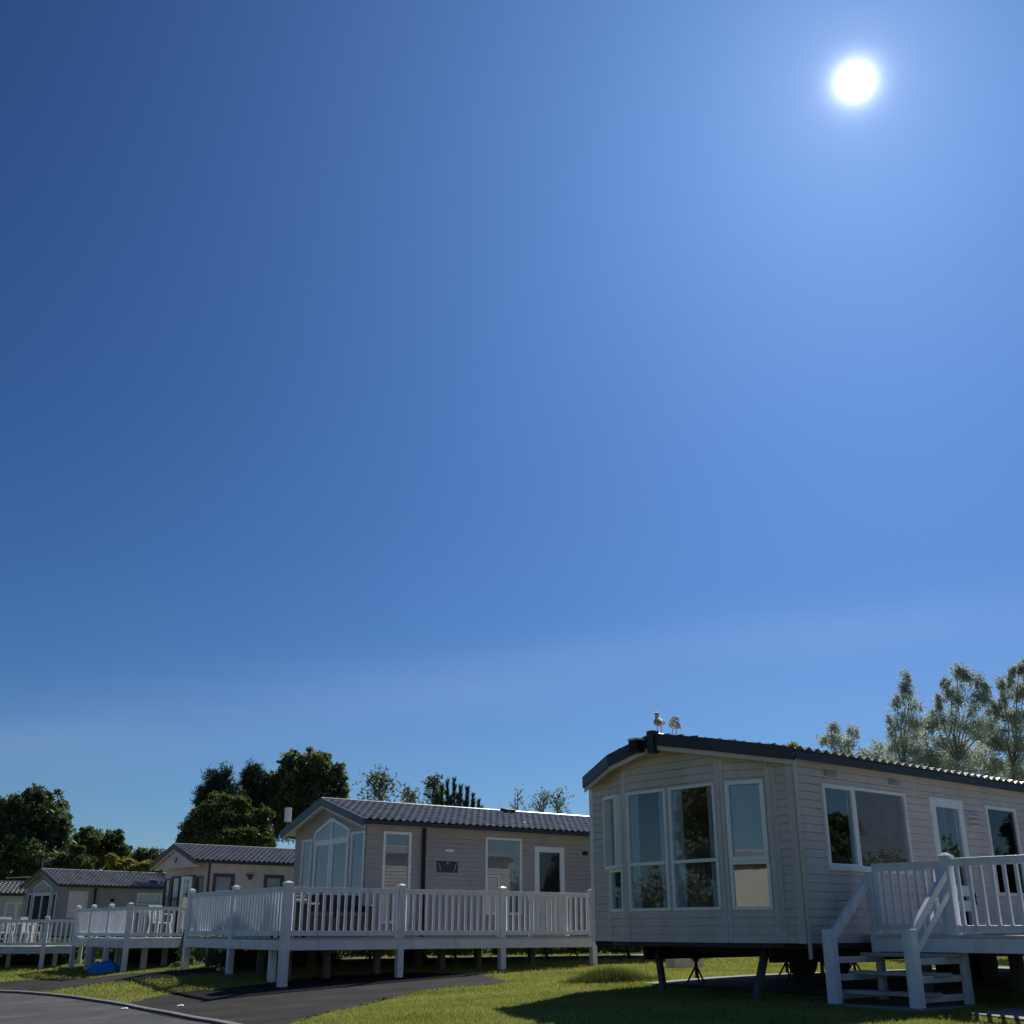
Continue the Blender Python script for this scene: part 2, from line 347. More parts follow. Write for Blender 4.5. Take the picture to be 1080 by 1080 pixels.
def window(parent, fr, s0, s1, z0, z1, zb, fmat='white_frame', fw=.045, vert=(), horiz=(), glassm='glass', cover=None, name='window', proud=.035, tops=None, sill=False, slat=False):
    """frame bars + pane (sub-part) + optional blind/curtain behind (sub-part)"""
    f = MB(fr); zt = z1
    f.box(s0, s0 + fw, -.05, proud, z0, z1); f.box(s1 - fw, s1, -.05, proud, z0, z1)
    f.box(s0 + fw, s1 - fw, -.05, proud - .002, z0, z0 + fw); f.box(s0 + fw, s1 - fw, -.05, proud - .002, z1 - fw, z1)
    for s in vert: f.box(s - fw / 2, s + fw / 2, -.045, proud - .004, z0 + fw, z1 - fw)
    for z in horiz: f.box(s0 + fw, s1 - fw, -.045, proud - .006, z - fw * .55, z + fw * .55)
    if sill: f.box(s0 - .03, s1 + .03, 0, proud + .02, z0 - .03, z0 - .002)
    fo = f.build(name, fmat, parent, bevel=.004, dz=zb)
    g = MB(fr); g.poly([(s0 + fw * .6, .004, z0 + fw * .6), (s1 - fw * .6, .004, z0 + fw * .6), (s1 - fw * .6, .004, z1 - fw * .6), (s0 + fw * .6, .004, z1 - fw * .6)])
    g.build('pane', glassm, fo, dz=zb)
    if cover == 'blind':
        b = MB(fr); z = z1 - .01
        while z - .03 > z0:
            b.hexa([(s0 + fw * .7, -.045, z - .03), (s1 - fw * .7, -.045, z - .03), (s1 - fw * .7, -.022, z - .012), (s0 + fw * .7, -.022, z - .012)],
                   [(s0 + fw * .7, -.045, z - .027), (s1 - fw * .7, -.045, z - .027), (s1 - fw * .7, -.022, z - .009), (s0 + fw * .7, -.022, z - .009)]); z -= .026
        b.build('blind', 'blind', fo, dz=zb)
    elif cover == 'roller':
        MB(fr).box(s0 + fw * .7, s1 - fw * .7, -.035, -.03, z0 + (z1 - z0) * (.25 if z1 - z0 < 1.0 and s1 - s0 > .6 else .02), z1 - .01).build('blind', 'blind', fo, dz=zb)
    elif cover in ('curtain', 'curtains'):
        rs = [(s0, s1)] if cover == 'curtain' else [(s0, s0 + (s1 - s0) * .22), (s1 - (s1 - s0) * .22, s1)]
        for a, c in rs:
            b = MB(fr); n = max(6, int((c - a) / .025)); pts = [(a + (c - a) * i / n, -.045 + .022 * math.sin(i * 1.3)) for i in range(n + 1)]
            for (x0, y0), (x1, y1) in zip(pts, pts[1:]): b.poly([(x0, y0, z0), (x1, y1, z0), (x1, y1, z1), (x0, y0, z1)])
            b.build('curtain', 'curtain', fo, dz=zb)
    return fo
def tile_roof(x0f, x1, ya, za, yb, zb_, cover, name, mat, parent, zroot, courses=8, pitch=.185):
    """one slope from eave (ya,za) up to ridge (yb,zb_). x0f(y) gives the front edge"""
    rows = []
    for c in range(courses):
        for t, lift in ((0.0, .046), (.5, .025), (.97, .002)): rows.append(((c + t) / courses, lift))
    rows.append((1.0, .04))
    n = int((x1 + .7) / pitch * 8); V = []; Fc = []
    ln = math.hypot(yb - ya, zb_ - za); nrm = (-(zb_ - za) / ln, (yb - ya) / ln)
    if nrm[1] < 0: nrm = (-nrm[0], -nrm[1])
    for t, lift in rows:
        y = ya + (yb - ya) * t; z = za + (zb_ - za) * t; xs = x0f(y)
        for i in range(n + 1):
            x = xs + (x1 - xs) * i / n; w = (x % pitch) / pitch
            hgt = .032 * (math.sin(math.pi * w / .62) if w < .62 else -.35 * math.sin(math.pi * (w - .62) / .38)) + lift
            V.append((x, y + nrm[0] * hgt, z + nrm[1] * hgt - zroot))
    for r_ in range(len(rows) - 1):
        for i in range(n): a = r_ * (n + 1) + i; Fc.append((a, a + 1, a + n + 2, a + n + 1))
    me = bpy.data.meshes.new(name); me.from_pydata(V, [], Fc); me.update(); return link_mesh(name, me, mat, parent)
def caravan(C, ang, W, Ln, zf, ze, zr, mats, name, label, group=None, wall_h=None, oh=.3, front_oh=.35, bay=None, side_open=(), front_open=(), side2_open=(), roof=None, fascia_h=.16, prow=None, side_oh=.12, side_fh=None, zroot=None, tilemat='roof_tile'):
    zb = zroot if zroot is not None else g1(C[0], C[1])
    root = empty(name, (C[0], C[1], zb), R(90 - ang), label, 'static caravan', group)
    sd, tr, fa = mats
    m_ = W / 2; slope = (zr - ze) / (m_ + side_oh)
    roofz = lambda y: zr - slope * abs(y - m_)
    # walls: side (y=0), far side (y=W), back, front
    w = MB(((0, 0), (1, 0), (0, -1))); siding(w, Ln, zf, ze + .02, [], side_open)
    w2 = MB(((0, W), (1, 0), (0, 1))); siding(w2, Ln, zf, ze + .02, [], side2_open); w.v += [], ; w.v.pop()
    def merge(a, b): k = len(a.v); a.v += b.v; a.f += [tuple(i + k for i in f) for f in b.f]
    merge(w, w2)
    inner = roofz; t1 = (-slope, 1, zr - slope * m_ - .05); t2 = (slope, 1, zr + slope * m_ - .05)
    w3 = MB(((Ln, 0), (0, 1), (1, 0))); siding(w3, W, zf, zr, [t1, t2], []); merge(w, w3)
    if bay is None:
        w4 = MB(((0, 0), (0, 1), (-1, 0))); siding(w4, W, zf, zr, [t1, t2], front_open); merge(w, w4)
        fr_segments = [(((0, 0), (0, 1), (-1, 0)), W)]
    else:
        fr_segments = []
        for (p, q), ops in zip(zip(bay, bay[1:]), front_open):
            d = Vector((q[0] - p[0], q[1] - p[1])); L_ = d.length; t = d / L_; fr = (p, (t.x, t.y), (-t.y, t.x))
            sl = MB(fr); y0 = p[1]
            # roof height along this facet: z <= zr-.03 - slope*|y-m|, y = y0 + s*t.y
            ta = (-slope * t.y, 1, zr - slope * m_ + slope * y0 - .05); tb = (slope * t.y, 1, zr + slope * m_ - slope * y0 - .05)
            siding(sl, L_, zf, zr, [ta, tb], ops); merge(w, sl); fr_segments.append((fr, L_))
    w.build('wall', sd, root, dz=zb)
    # floor slab and dark inner ceiling
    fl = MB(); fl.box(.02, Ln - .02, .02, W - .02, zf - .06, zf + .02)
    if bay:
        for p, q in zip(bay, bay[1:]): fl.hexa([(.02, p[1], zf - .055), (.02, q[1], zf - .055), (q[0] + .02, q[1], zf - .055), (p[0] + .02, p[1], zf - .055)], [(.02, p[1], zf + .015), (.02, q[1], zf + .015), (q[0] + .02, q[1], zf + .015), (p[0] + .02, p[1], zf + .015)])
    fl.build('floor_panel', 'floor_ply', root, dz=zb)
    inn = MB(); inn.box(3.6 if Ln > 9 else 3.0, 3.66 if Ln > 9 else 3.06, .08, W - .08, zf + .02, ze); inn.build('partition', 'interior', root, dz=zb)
    # roof
    edge = prow if prow else (lambda y: -front_oh)
    ys = [-side_oh, .25 * W - .5 * side_oh, m_]
    rs = MB()      # roof deck slab, follows the front edge
    N = 10; yy = [-side_oh + (m_ + side_oh) * i / N for i in range(N + 1)] + [m_ + (m_ + side_oh) * i / N for i in range(1, N + 1)]
    for a, b in zip(yy, yy[1:]):
        ea, eb = edge(a) + .012, edge(b) + .012
        rs.hexa([(ea, a, roofz(a) - .05), (Ln + .1, a, roofz(a) - .05), (Ln + .1, b, roofz(b) - .05), (eb, b, roofz(b) - .05)], [(ea, a, roofz(a)), (Ln + .1, a, roofz(a)), (Ln + .1, b, roofz(b)), (eb, b, roofz(b))])
    rs.build('roof_deck', tr, root, dz=zb)
    tile_roof(lambda y: edge(y) + .03, Ln + .12, -side_oh - .015, ze + .004, m_, zr + .004, None, 'roof_tiles', tilemat, root, zb)
    tile_roof(lambda y: edge(y) + .03, Ln + .12, W + side_oh + .015, ze + .004, m_, zr + .004, None, 'roof_tiles', tilemat, root, zb)
    rd = MB(); rd.tube([(edge(m_) + .02, m_, zr + .03), (Ln + .12, m_, zr + .03)], .045, 10); rd.build('ridge_cap', 'ridge_metal', root, dz=zb)
    # front fascia (barge board) following the edge, and side fascias with gutters
    fb = MB(); fh = fascia_h; bt = .06
    for a, b in zip(yy, yy[1:]):
        ea, eb = edge(a), edge(b)
        fb.hexa([(ea, a, roofz(a) - fh + .03), (ea + .03, a, roofz(a) - fh + .03), (eb + .03, b, roofz(b) - fh + .03), (eb, b, roofz(b) - fh + .03)], [(ea, a, roofz(a) + bt), (ea + .03, a, roofz(a) + bt), (eb + .03, b, roofz(b) + bt), (eb, b, roofz(b) + bt)])
    fb.build('barge_board', fa, root, dz=zb)
    tb_ = MB()     # pale soffit strip under the fascia
    for a, b in zip(yy, yy[1:]):
        ea, eb = edge(a) + .035, edge(b) + .035
        tb_.hexa([(ea, a, roofz(a) - fh - .03), (ea + .02, a, roofz(a) - fh - .03), (eb + .02, b, roofz(b) - fh - .03), (eb, b, roofz(b) - fh - .03)], [(ea, a, roofz(a) - .052), (ea + .02, a, roofz(a) - .052), (eb + .02, b, roofz(b) - .052), (eb, b, roofz(b) - .052)])
    tb_.build('soffit_trim', tr, root, dz=zb)
    for sgn, y in ((-1, -side_oh), (1, W + side_oh)):
        s_ = MB(); y2 = y + sgn * .022; s_.box(edge(y) + .03, Ln + .1, min(y, y2), max(y, y2), ze - (side_fh or fh) + .035, ze + .012)
        s_.build('fascia', 'fascia_dark', root, dz=zb)
    so = MB()
    so.box(.0, Ln, -side_oh + .002, -.014, ze - .05, ze - .04); so.build('soffit', tr, root, dz=zb)
    return root, zb, fr_segments
SIDE = ((0, 0), (1, 0), (0, -1)); FRONT = ((0, 0), (0, 1), (-1, 0))
def box_part(root, zb, name, mat, fr, s0, s1, n0, n1, z0, z1, bevel=.004): return MB(fr).box(s0, s1, n0, n1, z0, z1).build(name, mat, root, bevel=bevel, dz=zb)
# ---- caravan 1: the big one on the right, with an angled bay
W1 = 3.68
bay1 = [(0, 0), (0, .36), (-.27, .95), (-.27, 2.73), (0, 3.32), (0, W1)]
fl_ = math.hypot(.59, .27)
def prow1(y):
    k = abs(y - 1.84)
    return -(.58 - .08 * k / .95) if k < .95 else -(.50 - .42 * (k - .95) / .98)
side_ops1 = [(.57, 2.49, .72, 1.76), (3.11, 3.99, -.13, 1.765), (4.65, 5.56, .45, 1.745)]
fo1 = [[], [(.07, .58, .22, 1.80)], [(.08, .89, .22, 1.80), (.95, 1.70, .22, 1.80)], [(.07, .58, .22, 1.80)], []]
c1, zb1, segs = caravan(C1, 50.5, W1, 10.6, -.165, 2.09, 2.455, ('siding_taupe', 'trim_taupe', 'fascia_dark'), 'static_caravan',
    'large taupe static caravan on slanting props, two gulls perched on its roof', 'static caravans', bay=bay1, side_open=side_ops1, front_open=fo1, prow=prow1, side_oh=.1, side_fh=.125, fascia_h=.135, zroot=-.8, tilemat='roof_tile_bright')
fA, fB, fC = segs[1][0], segs[2][0], segs[3][0]
window(c1, fA, .07, .58, .22, .80, zb1, fw=.04, cover=None)
window(c1, fA, .07, .58, .80, 1.80, zb1, fw=.055, proud=.05, cover='blind')
window(c1, fB, .08, .89, .22, 1.80, zb1, horiz=(.83,), fw=.04, cover='curtains')
window(c1, fB, .95, 1.70, .22, 1.80, zb1, horiz=(.83,), fw=.04, cover='curtains')
window(c1, fC, .07, .58, .22, .79, zb1, fw=.04)
window(c1, fC, .07, .58, .79, 1.80, zb1, fw=.045, proud=.11)
for fr_, L_, ends in ((segs[0][0], .36, (.26, .36)), (fA, fl_, (0, .055)), (fA, fl_, (fl_ - .05, fl_)), (fB, 1.78, (0, .07)), (fB, 1.78, (1.72, 1.78)), (fC, fl_, (0, .055)), (fC, fl_, (fl_ - .055, fl_)), (segs[4][0], .36, (0, .06))):
    top = 1.94 if fr_ in (segs[0][0], segs[4][0]) else 2.08
    box_part(c1, zb1, 'corner_trim', 'trim_taupe', fr_, ends[0], ends[1], .0, .020, -.165, top)
box_part(c1, zb1, 'corner_trim', 'trim_taupe', FRONT, -.022, .09, .0, .024, -.17, 2.0)
box_part(c1, zb1, 'corner_trim', 'trim_taupe', SIDE, -.001, .07, .0, .022, -.17, 2.0)
box_part(c1, zb1, 'corner_trim', 'white_upvc', FRONT, W1 - .055, W1 + .02, .0, .024, -.17, 2.0)
MB().tube([(-.005, -.05, 2.02), (-.005, -.05, -.34)], .024, 10).build('downpipe', 'white_upvc', c1, smooth=True, dz=zb1)
window(c1, SIDE, .57, 1.245, .72, 1.76, zb1, fw=.055, cover=None, glassm='glass')
wb_ = window(c1, SIDE, 1.245, 2.49, .72, 1.76, zb1, fw=.04, cover='blind', glassm='glass_plain')
for k_ in wb_.children:
    if k_.name.startswith('blind'): k_.data.materials[0] = M['blind_brown']
window(c1, SIDE, 4.65, 5.56, .45, 1.745, zb1, fw=.05, glassm='glass_dark', cover=None)
box_part(c1, zb1, 'window_sill', 'white_frame', SIDE, .55, 2.52, .0, .07, .685, .718)
dr = window(c1, SIDE, 3.11, 3.99, -.13, 1.765, zb1, fw=.13, horiz=(.30, .50), glassm='glass', name='door', cover=None)
MB(SIDE).box(3.9, 3.94, .035, .075, .32, .48).build('handle', 'black_metal', dr, bevel=.006, dz=zb1)
lv = MB(SIDE); lv.box(4.03, 4.37, 0, .03, 1.38, 1.62)
for k in range(3): lv.hexa([(4.05, .03, 1.40 + k * .07), (4.35, .03, 1.40 + k * .07), (4.35, .10, 1.39 + k * .07), (4.05, .10, 1.39 + k * .07)], [(4.05, .03, 1.445 + k * .07), (4.35, .03, 1.445 + k * .07), (4.35, .10, 1.42 + k * .07), (4.05, .10, 1.42 + k * .07)])
lv.build('boiler_flue_cover', 'grey_white', c1, bevel=.004, dz=zb1)
for s in (.68, 2.15):
    v_ = MB(SIDE); v_.box(s, s + .24, .0, .03, 1.86, 1.94); v_.box(s + .02, s + .22, .03, .05, 1.87, 1.888); v_.box(s + .02, s + .22, .03, .05, 1.905, 1.92); v_.build('wall_vent', 'siding_brown', c1, dz=zb1)
fl2 = MB(); x_ = prow1(1.98) - .05
fl2.box(x_ - .10, x_ + .05, 1.99, 2.15, 2.27, 2.43); fl2.bar((x_ + .02, 2.07, 2.41), (x_ + .12, 2.0, 2.36), .04, .04)
fl2.build('flood_lamp', 'black_metal', c1, bevel=.01, dz=zb1)
MB().box(x_ - .11, x_ + .06, 1.98, 2.16, 2.432, 2.46).build('lamp_hood', 'white_cap', c1, bevel=.01, dz=zb1)
MB().box(prow1(1.84) - .04, prow1(1.84) + .1, 1.78, 1.90, 2.24, 2.545).build('ridge_end', 'fascia_dark', c1, bevel=.02, dz=zb1)
# chassis, props and stands of caravan 1
ch = MB()
for y in (.75, W1 - .75): ch.box(.25, 10.3, y - .03, y + .03, -.40, -.225)
for x in (.7, 3, 5.3, 7.6, 9.9): ch.box(x, x + .05, .7, W1 - .7, -.30, -.228)
ch.build('chassis', 'black_metal', c1, dz=zb1)
def local_to_world(C, ang, x, y):
    t = frame_dir(ang); n = frame_dir(ang - 90); return Vector((C[0], C[1], 0)) + t * x + n * y
def leg_z(C, ang, x, y): p = local_to_world(C, ang, x, y); return g1(p.x, p.y)
for (xa, ya, xb, yb) in ((.55, 2.98, .15, 2.50), (.35, .88, -.12, .74)):
    gzz = leg_z(C1, 50.5, xb, yb)
    MB().bar((xa, ya, -.2), (xb, yb, gzz - .03), .09, .07, up=(0, 1, 0)).build('slanting_prop', 'galv_metal', c1, bevel=.006, dz=zb1)
def axle_stand(C, ang, x, y, ztop, par, zb, mat='black_metal'):
    z0 = leg_z(C, ang, x, y); m = MB(); h = ztop - z0
    m.tube([(x, y, z0 + h * .25), (x, y, ztop)], .022, 8); m.box(x - .06, x + .06, y - .06, y + .06, ztop - .02, ztop)
    for k in range(3):
        a = k * 2.094 + .5; m.tube([(x, y, z0 + h * .72), (x + .17 * math.cos(a), y + .17 * math.sin(a), z0 - .01)], .014, 6)
    m.build('axle_stand', mat, par, dz=zb)
for x, y in ((1.3, .75), (1.3, W1 - .75), (3.4, .75), (3.4, W1 - .75), (5.2, .75), (5.2, W1 - .75), (7.2, .75), (7.2, W1 - .75), (9.2, .75), (9.2, W1 - .75), (2.2, 1.84)):
    axle_stand(C1, 50.5, x, y, -.39 if y != 1.84 else -.23, c1, zb1)
for x in (4.1, 5.0):
    for y in (.55, W1 - .55):
        z0 = leg_z(C1, 50.5, x, y); wb = MB(); wb.tube([(x, y - .09, z0 + .27), (x, y + .09, z0 + .27)], .27, 22); wb.build('wheel', 'black_metal', c1, smooth=False, dz=zb1)
# ---- caravan 2: middle, with glazed gable behind the long deck
W2 = 3.67
s2 = [(.41, 1.12, .10, 2.02), (3.12, 4.15, .30, 2.01), (4.53, 5.42, -.15, 1.855)]
f2 = [(2.70, 3.23, -.10, 2.0), (.80, 2.55, -.12, 1.9), (.05, .68, -.10, 2.02)]
c2, zb2, _ = caravan(C2, 55, W2, 10.6, -.17, 2.185, 2.80, ('siding_brown', 'trim_taupe', 'fascia_blue'), 'static_caravan',
    'brown static caravan with glazed gable and dark wall plaque, behind the long white balustrade', 'static caravans', side_open=s2, front_open=f2, side_oh=.34, side_fh=.10, front_oh=.28, fascia_h=.14, zroot=-.85)
window(c2, SIDE, .41, 1.12, .10, 2.02, zb2, fw=.06, cover='blind')
window(c2, SIDE, 3.12, 4.15, .30, 2.01, zb2, fw=.05, cover='blind')
window(c2, SIDE, 3.16, 3.50, .34, 1.15, zb2, fw=.03, cover='curtain', name='inner_sash', proud=.03)
d2 = window(c2, SIDE, 4.53, 5.42, -.15, 1.855, zb2, fw=.13, horiz=(.62,), name='door', glassm='glass_dark', cover='blind')
MB(SIDE).box(4.58, 4.62, .035, .08, .55, .72).build('handle', 'galv_metal', d2, bevel=.006, dz=zb2)
window(c2, FRONT, 2.70, 3.23, -.10, 2.0, zb2, fw=.05, cover='curtain')
window(c2, FRONT, .05, .68, -.10, 2.02, zb2, fw=.05, cover='curtain')
dd = window(c2, FRONT, .80, 2.55, -.12, 1.9, zb2, fw=.09, vert=(1.62, 1.74), cover='curtain', name='french_door')
# glazed apex over the doors
ap = MB(FRONT)
P_ = [(.80, 1.90), (2.55, 1.90), (2.55, 2.10), (1.675, 2.38), (.80, 2.10)]
for a, b in zip(P_, P_[1:] + P_[:1]): ap.bar((a[0], .02, a[1]), (b[0], .02, b[1]), .07, .055, up=(0, 1, 0))
ap.bar((1.675, .02, 1.9), (1.675, .02, 2.36), .06, .04, up=(0, 1, 0))
apo = ap.build('gable_window', 'white_frame', c2, dz=zb2)
MB(FRONT).poly([(s, .016, z) for s, z in P_]).build('pane', 'glass', apo, dz=zb2)
MB(FRONT).poly([(s, .0145, z) for s, z in P_]).build('blind', 'blind', apo, dz=zb2)
MB().tube([(1.43, -.06, 2.16), (1.43, -.06, -.16)], .045, 10).build('downpipe', 'fascia_dark', c2, smooth=True, dz=zb2)
box_part(c2, zb2, 'wall_lamp', 'white_cap', SIDE, 1.98, 2.21, .012, .08, 1.63, 1.70, bevel=.012)
pl = box_part(c2, zb2, 'name_plaque', 'plaque', SIDE, 1.80, 2.35, .012, .035, 1.19, 1.43)
pm = MB(SIDE)
for sg in (-1, 1):
    pts = [(2.075 + sg * (.23 - .05 * t), 1.22 + .17 * (1 - t)) for t in (0, .33, .66, 1)]
    pq = MB(SIDE)
    for a, b in zip(pts, pts[1:]): pq.bar((a[0], .038, a[1]), (b[0], .038, b[1]), .012, .004, up=(0, 1, 0))
    pq.build('plaque_scroll', 'plaque_mark', pl, dz=zb2)
pm.poly([(2.055, .038, 1.37), (2.095, .038, 1.37), (2.105, .038, 1.405), (2.085, .038, 1.395), (2.075, .038, 1.415), (2.065, .038, 1.395), (2.045, .038, 1.405)])
pm.build('plaque_emblem', 'plaque_mark', pl, dz=zb2)
box_part(c2, zb2, 'wall_vent', 'black_metal', SIDE, 6.0, 6.14, .012, .05, 1.70, 1.79)
for s_, z_, y_ in ((4.75, 2.84, 1.72), (4.4, 2.42, .55)):
    rv = MB(); rv.hexa([(s_, y_ - .14, z_ - .03 - .1), (s_ + .42, y_ - .14, z_ - .13), (s_ + .42, y_ + .14, z_ - .02), (s_, y_ + .14, z_ - .02)], [(s_ + .06, y_ - .12, z_ + .03), (s_ + .36, y_ - .12, z_ + .03), (s_ + .36, y_ + .1, z_ + .075), (s_ + .06, y_ + .1, z_ + .075)])
    rv.build('roof_vent', 'fascia_dark', c2, bevel=.01, dz=zb2)
an = MB(); an.tube([(-.1, 4.02, 2.0), (-.1, 4.02, 2.5)], .018, 8); an.build('antenna_pole', 'galv_metal', c2, dz=zb2)
an = MB(); an.tube([(-.1, 4.02, 2.48), (-.1, 4.02, 2.82)], .085, 16); an.build('antenna_drum', 'white_cap', c2, bevel=.01, smooth=False, dz=zb2)
MB().tube([(-.2, W2 + .3, 2.10), (-.14, W2 + .3, 2.04), (-.05, W2 + .26, 2.02)], .035, 8).build('gutter_outlet', 'white_upvc', c2, smooth=True, dz=zb2)
for sg in (-1, 1):
    fi = MB(); fi.box(-.66, -.60, W2 / 2 - .04 + sg * .1 - .03, W2 / 2 + sg * .1 + .03, 2.6, 2.66)
ch = MB()
for y in (.75, W2 - .75): ch.box(.25, 10.3, y - .03, y + .03, -.42, -.232)
ch.build('chassis', 'black_metal', c2, dz=zb2)
for x, y in ((.6, .75), (.6, W2 - .75), (2.8, .75), (2.8, W2 - .75), (5.4, .75), (5.4, W2 - .75), (8, .75), (8, W2 - .75)): axle_stand(C2, 55, x, y, -.42, c2, zb2)
# ---- caravan 3: sand coloured, black window frames
W3 = 3.68
s3 = [(.2, .97, .55, 1.73), (2.05, 2.8, .55, 1.74)]
f3 = [(3.1, 3.62, -.1, 1.66), (.93, 3.0, -.13, 1.72), (.3, .85, -.1, 1.66)]
c3, zb3, _ = caravan(C3, 52, W3, 9.6, -.2, 2.10, 2.70, ('siding_sand', 'siding_sand', 'fascia_brown'), 'static_caravan',
    'sand coloured static caravan with dark window frames and a wall lantern', 'static caravans', side_open=s3, front_open=f3, side_oh=.18, side_fh=.10, front_oh=.55, fascia_h=.15, zroot=-1.0)
for s_ in s3: window(c3, SIDE, *s_, zb3, fmat='fascia_brown', fw=.11, cover='roller')
window(c3, FRONT, *f3[0], zb3, fmat='fascia_brown', fw=.05, cover='curtain'); window(c3, FRONT, *f3[2], zb3, fmat='fascia_brown', fw=.05, cover=None)
window(c3, FRONT, *f3[1], zb3, fmat='fascia_brown', fw=.07, vert=(1.6, 2.3), cover='curtains', name='french_door')
of = (((-.03, 1.15)), (-.85, .52), (-.52, -.85)); q = math.hypot(.85, .52); of = ((-.03, 1.15), (-.85 / q, .52 / q), (-.52 / q, -.85 / q))
window(c3, of, 0, .36, -.1, 1.66, zb3, fw=.1, name='open_door_leaf', cover=None)
gb = MB(FRONT); gb.poly([(-.1, .40, 1.98), (W3 + .1, .40, 1.98), (W3 / 2, .40, 2.56)]); gb.poly([(-.1, .37, 1.98), (W3 + .1, .37, 1.98), (W3 / 2, .37, 2.56)]); gb.box(-.1, W3 + .1, .36, .41, 1.93, 1.99)
go = gb.build('gable_board', 'siding_sand', c3, dz=zb3)
em = MB(FRONT); em.tube([(1.75, .42, 2.30), (1.76, .42, 2.18), (1.84, .42, 2.14), (1.92, .42, 2.18), (1.93, .42, 2.30)], .016, 6); em.build('gable_emblem', 'black_metal', go, dz=zb3)
ln_ = MB(SIDE); ln_.hexa([(1.47, .05, 1.55), (1.53, .05, 1.55), (1.53, .10, 1.55), (1.47, .10, 1.55)], [(1.41, .02, 1.70), (1.59, .02, 1.70), (1.59, .15, 1.70), (1.41, .15, 1.70)]); ln_.box(1.38, 1.62, .01, .16, 1.70, 1.725)
ln_.build('wall_lantern', 'fascia_brown', c3, dz=zb3)
MB().tube([(.03, -.06, 2.1), (.03, -.06, -.2)], .035, 8).build('downpipe', 'fascia_brown', c3, smooth=True, dz=zb3)
for x, y in ((.6, .75), (.6, W3 - .75), (3, .75), (5.4, .75), (7.8, .75)): axle_stand(C3, 52, x, y, -.25, c3, zb3)
# ---- caravan 4: small grey one
W4 = 2.98
s4 = [(.40, 1.25, .40, 1.47), (3.52, 4.72, .96, 1.47)]
f4 = [(2.35, 2.72, -.2, 1.40), (.68, 2.22, -.22, 1.38), (.20, .56, -.2, 1.40)]
c4, zb4, _ = caravan(C4, 42, W4, 9.4, -.28, 1.67, 2.33, ('siding_brown', 'siding_brown', 'fascia_brown'), 'static_caravan',
    'small grey brown static caravan with pointed glazed gable, beside the cream caravan', 'static caravans', side_open=s4, front_open=f4, side_oh=.25, side_fh=.08, front_oh=.22, fascia_h=.10, zroot=-1.05)
window(c4, SIDE, *s4[0], zb4, fw=.07, cover='roller'); window(c4, SIDE, *s4[1], zb4, fw=.07, cover='roller')
for f_ in (f4[0], f4[2]): window(c4, FRONT, *f_, zb4, fw=.05, cover=None, glassm='glass_dark')
window(c4, FRONT, *f4[1], zb4, fw=.09, vert=(1.45,), cover=None, name='french_door', glassm='glass_dark')
ap = MB(FRONT); P_ = [(.68, 1.38), (2.22, 1.38), (2.22, 1.60), (1.45, 1.90), (.68, 1.60)]
for a, b in zip(P_, P_[1:] + P_[:1]): ap.bar((a[0], .02, a[1]), (b[0], .02, b[1]), .06, .06, up=(0, 1, 0))
apo = ap.build('gable_window', 'white_frame', c4, dz=zb4); MB(FRONT).poly([(s, .016, z) for s, z in P_]).build('pane', 'glass', apo, dz=zb4)
MB().tube([(1.55, -.06, 1.7), (1.55, -.06, -.3)], .04, 8).build('downpipe', 'fascia_brown', c4, smooth=True, dz=zb4)
box_part(c4, zb4, 'wall_lamp', 'black_metal', SIDE, 2.3, 2.42, .012, .1, 1.08, 1.2)
rv = MB(); rv.hexa([(4.3, .2, 1.83), (4.6, .2, 1.83), (4.6, .5, 1.95), (4.3, .5, 1.95)], [(4.33, .22, 1.95), (4.57, .22, 1.95), (4.57, .45, 2.06), (4.33, .45, 2.06)]); rv.build('roof_vent', 'fascia_dark', c4, dz=zb4)
# ---- caravan 5: cream, cut by the left edge of the photograph
C5 = tuple((local_to_world((-22.26, 52.0), 75, 2.8, 0))[:2])
c5, zb5, _ = caravan((C5[0], C5[1]), 75, 3.6, 8.0, -.28, 1.45, 2.0, ('siding_cream', 'siding_cream', 'fascia_brown'), 'static_caravan',
    'cream static caravan cut by the left edge of the photograph', 'static caravans', side_open=[], front_open=[], side_oh=.15, front_oh=.2, fascia_h=.12, zroot=-1.05)
c5.location = local_to_world((-22.26, 52.0), 75, -7.2, 0); c5.location.z = zb5
window(c5, SIDE, 6.9, 7.9, -.2, 1.13, zb5, fw=.12, vert=(7.4,), name='french_door', glassm='glass_dark'); window(c5, SIDE, 4.0, 5.0, .4, 1.13, zb5, fw=.08)
# ---- caravan behind the camera, seen in the bay window's reflection
c6, zb6, _ = caravan((-10.0, -12.5), -80, 3.6, 12.0, -.3, 2.5, 3.1, ('siding_cream', 'siding_cream', 'fascia_brown'), 'static_caravan',
    'cream static caravan across the road, seen only as a reflection in the bay window', 'static caravans', side_open=[], front_open=[], side_oh=.15, front_oh=.3, fascia_h=.12, zroot=-1.5)
